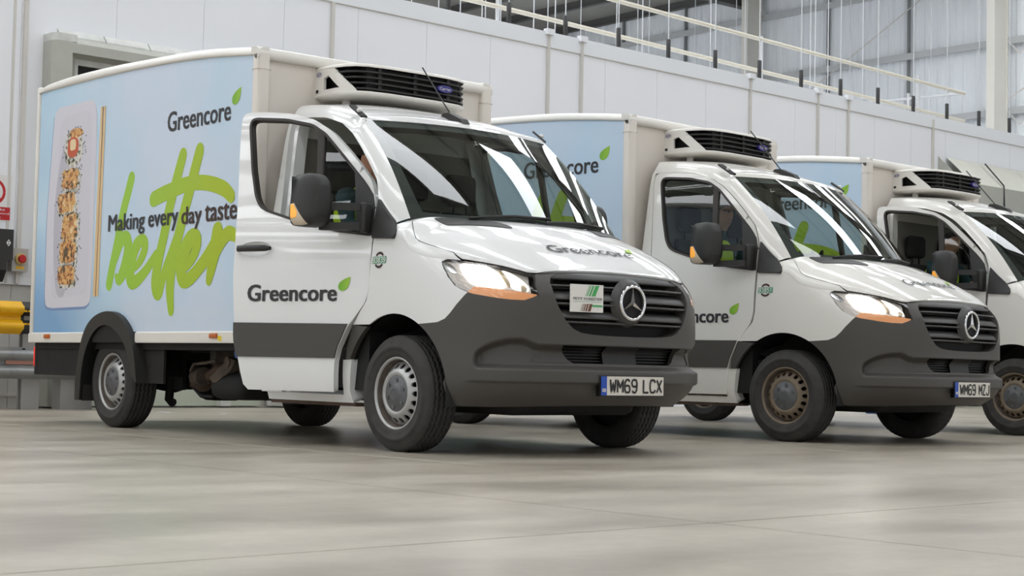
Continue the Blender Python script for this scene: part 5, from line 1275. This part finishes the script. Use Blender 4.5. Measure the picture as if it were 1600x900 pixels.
b = B(); flat2 = [(-.53, 2.17), (-.44, 2.17), (-.44, 2.22), (-.49, 2.24), (-.49, 2.31), (-.53, 2.31)]; b.add([WP(a-.04, .0365, z) for a, z in flat2], [tuple(range(6))]); b.add([WP(a-.04, .0365, z) for a, z in ((-.47, 2.25), (-.43, 2.25), (-.43, 2.30), (-.47, 2.30))], [(0, 1, 2, 3)]); link('pictogram', b.mesh('pictogram'), INK, c)
b = B(); b.add([WP(a-.04, .0365, z) for a, z in ((-.78, 1.95), (-.285, 1.95), (-.285, 2.085), (-.78, 2.085))], [(0, 1, 2, 3)]); link('red_panel', b.mesh('red_panel'), REDS, c)
b = B()
for s_, a1, z in (('No trucks', -.345, 2.058), ('allowed beyond', -.295, 2.015), ('this point', -.385, 1.972)): text(b, s_, WS(.038), a1-.034*len(s_)*.9, a1, z-.012, z+.014, .01)
link('lettering', b.mesh('lettering'), SIGNW, c)
c = link('ramp_plate', None, None, label='small chequer-plate steel ramp lip under the tail of the nearest van', category='plate')
b = B(); wprism(b, [(.62, .40), (.66, .40), (.80, .20), (.76, .20)], .20, 1.2); link('plate', b.mesh('plate'), GALV, c)
b = B()
for i in range(10):
    for j in range(4):
        a = .24+i*.1; t = .1+j*.24; o = .66+.14*t+.004; z = .40-.20*t; s_ = 1 if (i+j) % 2 else -1
        b.add([WP(a-.035, o+.002*s_, z+.015*s_), WP(a, o+.004, z+.008), WP(a+.035, o-.002*s_, z-.015*s_), WP(a, o-.002, z-.008)], [(0, 1, 2, 3)])
link('raised_pattern', b.mesh('raised_pattern'), CONDUIT, c, kind='stuff')

# gable wall on the right, columns, ceiling
GY = 24.0
gw = link('wall_right', None, None, kind='structure')
prof = [(0, 0), (.06, .035), (.14, .035), (.20, 0), (.333, 0), (.393, .035), (.473, .035), (.533, 0), (.666, 0), (.726, .035), (.806, .035), (.866, 0), (1.0, 0)]
def sheet(b):
    b.grid([[(x, -d, z) for x, d in prof] for z in (0, 10.2)], False)
sh_me = mk(sheet)().mesh('cladding_sheet')
for k in range(-40, 8):
    o = link('cladding_sheet', sh_me, CLAD, gw); o.location = (k*1.0, GY+.02, 0)
for z in (1.6, 3.15, 4.70, 6.24, 7.76, 9.28):
    b = B(); b.box(-40, 8, GY-.15, GY-.12, z-.075, z+.075); b.box(-40, 8, GY-.12, GY-.03, z+.06, z+.075); link('sheeting_rail', b.mesh('sheeting_rail'), mat('rail_galvanised', srgb(186, 188, 188), .5), gw)
for x in (-14.35, -16.65, -21.3, -23.6):
    b = B(); b.box(x-.02, x+.02, GY-.12, GY-.03, 3, 10); link('cladding_joint', b.mesh('cladding_joint'), mat('joint_grey', srgb(128, 130, 130), .6), gw)
b = B()
for x0 in (-19.3, -12.4):
    ribbon(b, [(x0+.2, 6.2), (x0+6.5, 9.6)], .03, lambda x, z: (x, GY-.22, z))
link('bracing_rod', b.mesh('bracing_rod'), CONDUIT, gw)
for k, x in enumerate((-18.72, -11.8)):
    c = link('steel_column', None, None, label='cream steel H column against the far cladding, %s' % ('left of the two, above the middle van', 'right of the two, near the right edge')[k], category='column')
    b = B(); b.box(x-.10, x+.10, GY-.72, GY-.69, 0, 10); b.box(x-.10, x+.10, GY-.23, GY-.20, 0, 10); link('flange', b.mesh('flange'), COLM, c)
    b = B(); b.box(x-.02, x+.06, GY-.69, GY-.23, 0, 10); link('web', b.mesh('web'), COLM, c)
    b = B()
    for z in (4.7, 6.24, 7.76): ribbon(b, [(x+.12, z), (x+.45, z-.35)], .03, lambda u, w: (u, GY-.3, w)); ribbon(b, [(x+.45, z-.35), (x+.85, z)], .03, lambda u, w: (u, GY-.3, w))
    link('fly_brace', b.mesh('fly_brace'), CONDUIT, c)
ce = link('ceiling', None, None, kind='structure')
CZ0 = 9.95
b = B(); b.box(-45, 30, -36, GY+.2, CZ0+.20, CZ0+.3); link('roof_deck', b.mesh('roof_deck'), ROOFM, ce)
for y in np.arange(-35, 24, 1.9):
    b = B(); b.box(-45, 30, y-.04, y+.04, CZ0, CZ0+.2); b.box(-45, 30, y-.10, y+.04, CZ0-.01, CZ0+.01); link('purlin', b.mesh('purlin'), PURL, ce)
for x in (-33, -26, -19, -12, -5, 2, 9, 16, 23):
    b = B(); b.box(x-.05, x+.05, -36, 24, CZ0-.40, CZ0-.012); b.box(x-.12, x+.12, -36, 24, CZ0-.42, CZ0-.40); link('rafter', b.mesh('rafter'), PURL, ce)
RL = emis('rooflight_and_fill_daylight', (.94, .97, 1.0, 1), ROOFLIGHT)
for y in np.arange(-33, 24, 5.7):
    for x0 in (-40, -33, -26, -19, -12, -4.6, 2.4, 9.4):
        if x0 < -18 and y > 13: continue
        if x0 < -11:  # extra unseen strips added over the rear zone to brighten the gable
            b = B(); b.box(x0+.4, x0+6.2, y+3.0, y+4.1, CZ0+.17, CZ0+.19); link('rooflight_and_fill', b.mesh('rooflight_and_fill'), RL, ce)
        b = B(); b.box(x0+.4, x0+6.2, y+.15, y+1.55, CZ0+.17, CZ0+.19); link('rooflight_and_fill', b.mesh('rooflight_and_fill'), RL, ce)

# things on the cold store's roof
h = link('handrail', None, None, label='cream tubular handrail along the top of the white wall', category='railing')
def HR(a, z): return WP(a, -1.0, z)
for z in (6.16, 5.62):
    b = B(); b.tube([HR(-6, z+.1), HR(7.5, z+.05), HR(19.9, z-.12)], .035, 8); link('rail', b.mesh('rail'), RAILM, h)
for a in (1.6, 7.5, 13.55, 18.3):
    b = B(); b.tube([HR(a, 5.1), HR(a, 6.18)], .03, 8); link('post', b.mesh('post'), RODW, h)
for z in (6.04, 5.50):
    b = B(); b.tube([HR(19.9, z), WP(19.9, -5.5, z+.1)], .03, 8); link('return_rail', b.mesh('return_rail'), RODW, h)
b = B(); b.tube([WP(19.5, -2.0, 5.1), WP(19.5, -2.0, 6.1)], .03, 8); link('post', b.mesh('post'), RODW, h)
bl_me = None
ORD = 'first second third fourth fifth sixth seventh eighth ninth tenth eleventh twelfth thirteenth fourteenth fifteenth sixteenth'.split()
for k in range(16):
    a = 5.95-1.12*1+1.10*k*1.0
    a = 4.83+1.108*k if k else 4.83
    z = 5.16
    o = link('hanger_sleeve', None, None, label='%s black hanger sleeve from the left along the top of the white wall' % ORD[k], category='hanger', group='black hanger sleeves along the top of the white wall')
    o.location = WP(a, -.28, z); o.rotation_euler = (0, 0, KA)
    if bl_me is None:
        b = B(); b.rbox(-.025, .025, -.028, .028, 0, .385, .006, 1); bl_me = b.mesh('sleeve'); b = B(); b.tube([(0, 0, .385), (0, 0, 4.7)], .009, 6); rod_me = b.mesh('rod')
    link('sleeve', bl_me, BLACK, o); link('rod', rod_me, RODW, o)
rnd = random.Random(5)
rods = [(rnd.uniform(5, 22), rnd.uniform(-9, -2)) for _ in range(34)]
for a, of in rods:
    o = link('ceiling_rod', rod_me, RODW, None, label='thin white suspension rod hanging from the roof above the white wall', category='rod', group='thin white suspension rods behind the handrail')
    o.location = WP(a, of, 5.2-.4); 
# floor litter
for (x, y, w, l) in ((-6.85, 1.25, .08, .30), (-6.3, 1.6, .05, .14)):
    b = B(); b.box(x-l/2, x+l/2, y-w/2, y+w/2, .002, .006); link('paper_scrap', b.mesh('paper_scrap'), SIGNW, None, label='white paper scrap on the floor behind the nearest van, %s' % ('larger and farther left' if l > .2 else 'smaller and farther right'), category='litter')
b = B(); b.rbox(-6.1, -5.5, 11.6, 12.2, .0, .14, .02); cr = link('crate', b.mesh('crate'), mat('blue_crate', srgb(44, 86, 160), .5), None, label='low blue plastic crate on the floor between the middle and farthest vans', category='crate')

# ------------------------------------------------------------------ vans
P1, P2, P3 = (0, 0, 0), (-.29559, 3.86291, .07279), (-.49101, 7.33759, .04948)
build_van(P1, 'nearest white refrigerated van, driver door open, square sign on its grille', 20, 'WM69 LCX', '93839', True, 'clean')
build_van(P2, 'middle white refrigerated van with closed driver door and dusty brown wheels', 0, 'WM69 MZJ', '93851', False, 'dusty')
build_van(P3, 'farthest white refrigerated van, cut off by the right edge, driver door ajar', 9, '', '', False, 'dusty')
driver(P1, 'driver in yellow vest seated in the nearest van behind the open door', False, 0, .10)
driver(P2, 'driver in dark cap and yellow vest seated in the middle van', True)
driver(P3, 'dark-haired driver in yellow vest seated in the farthest van', False, .04)
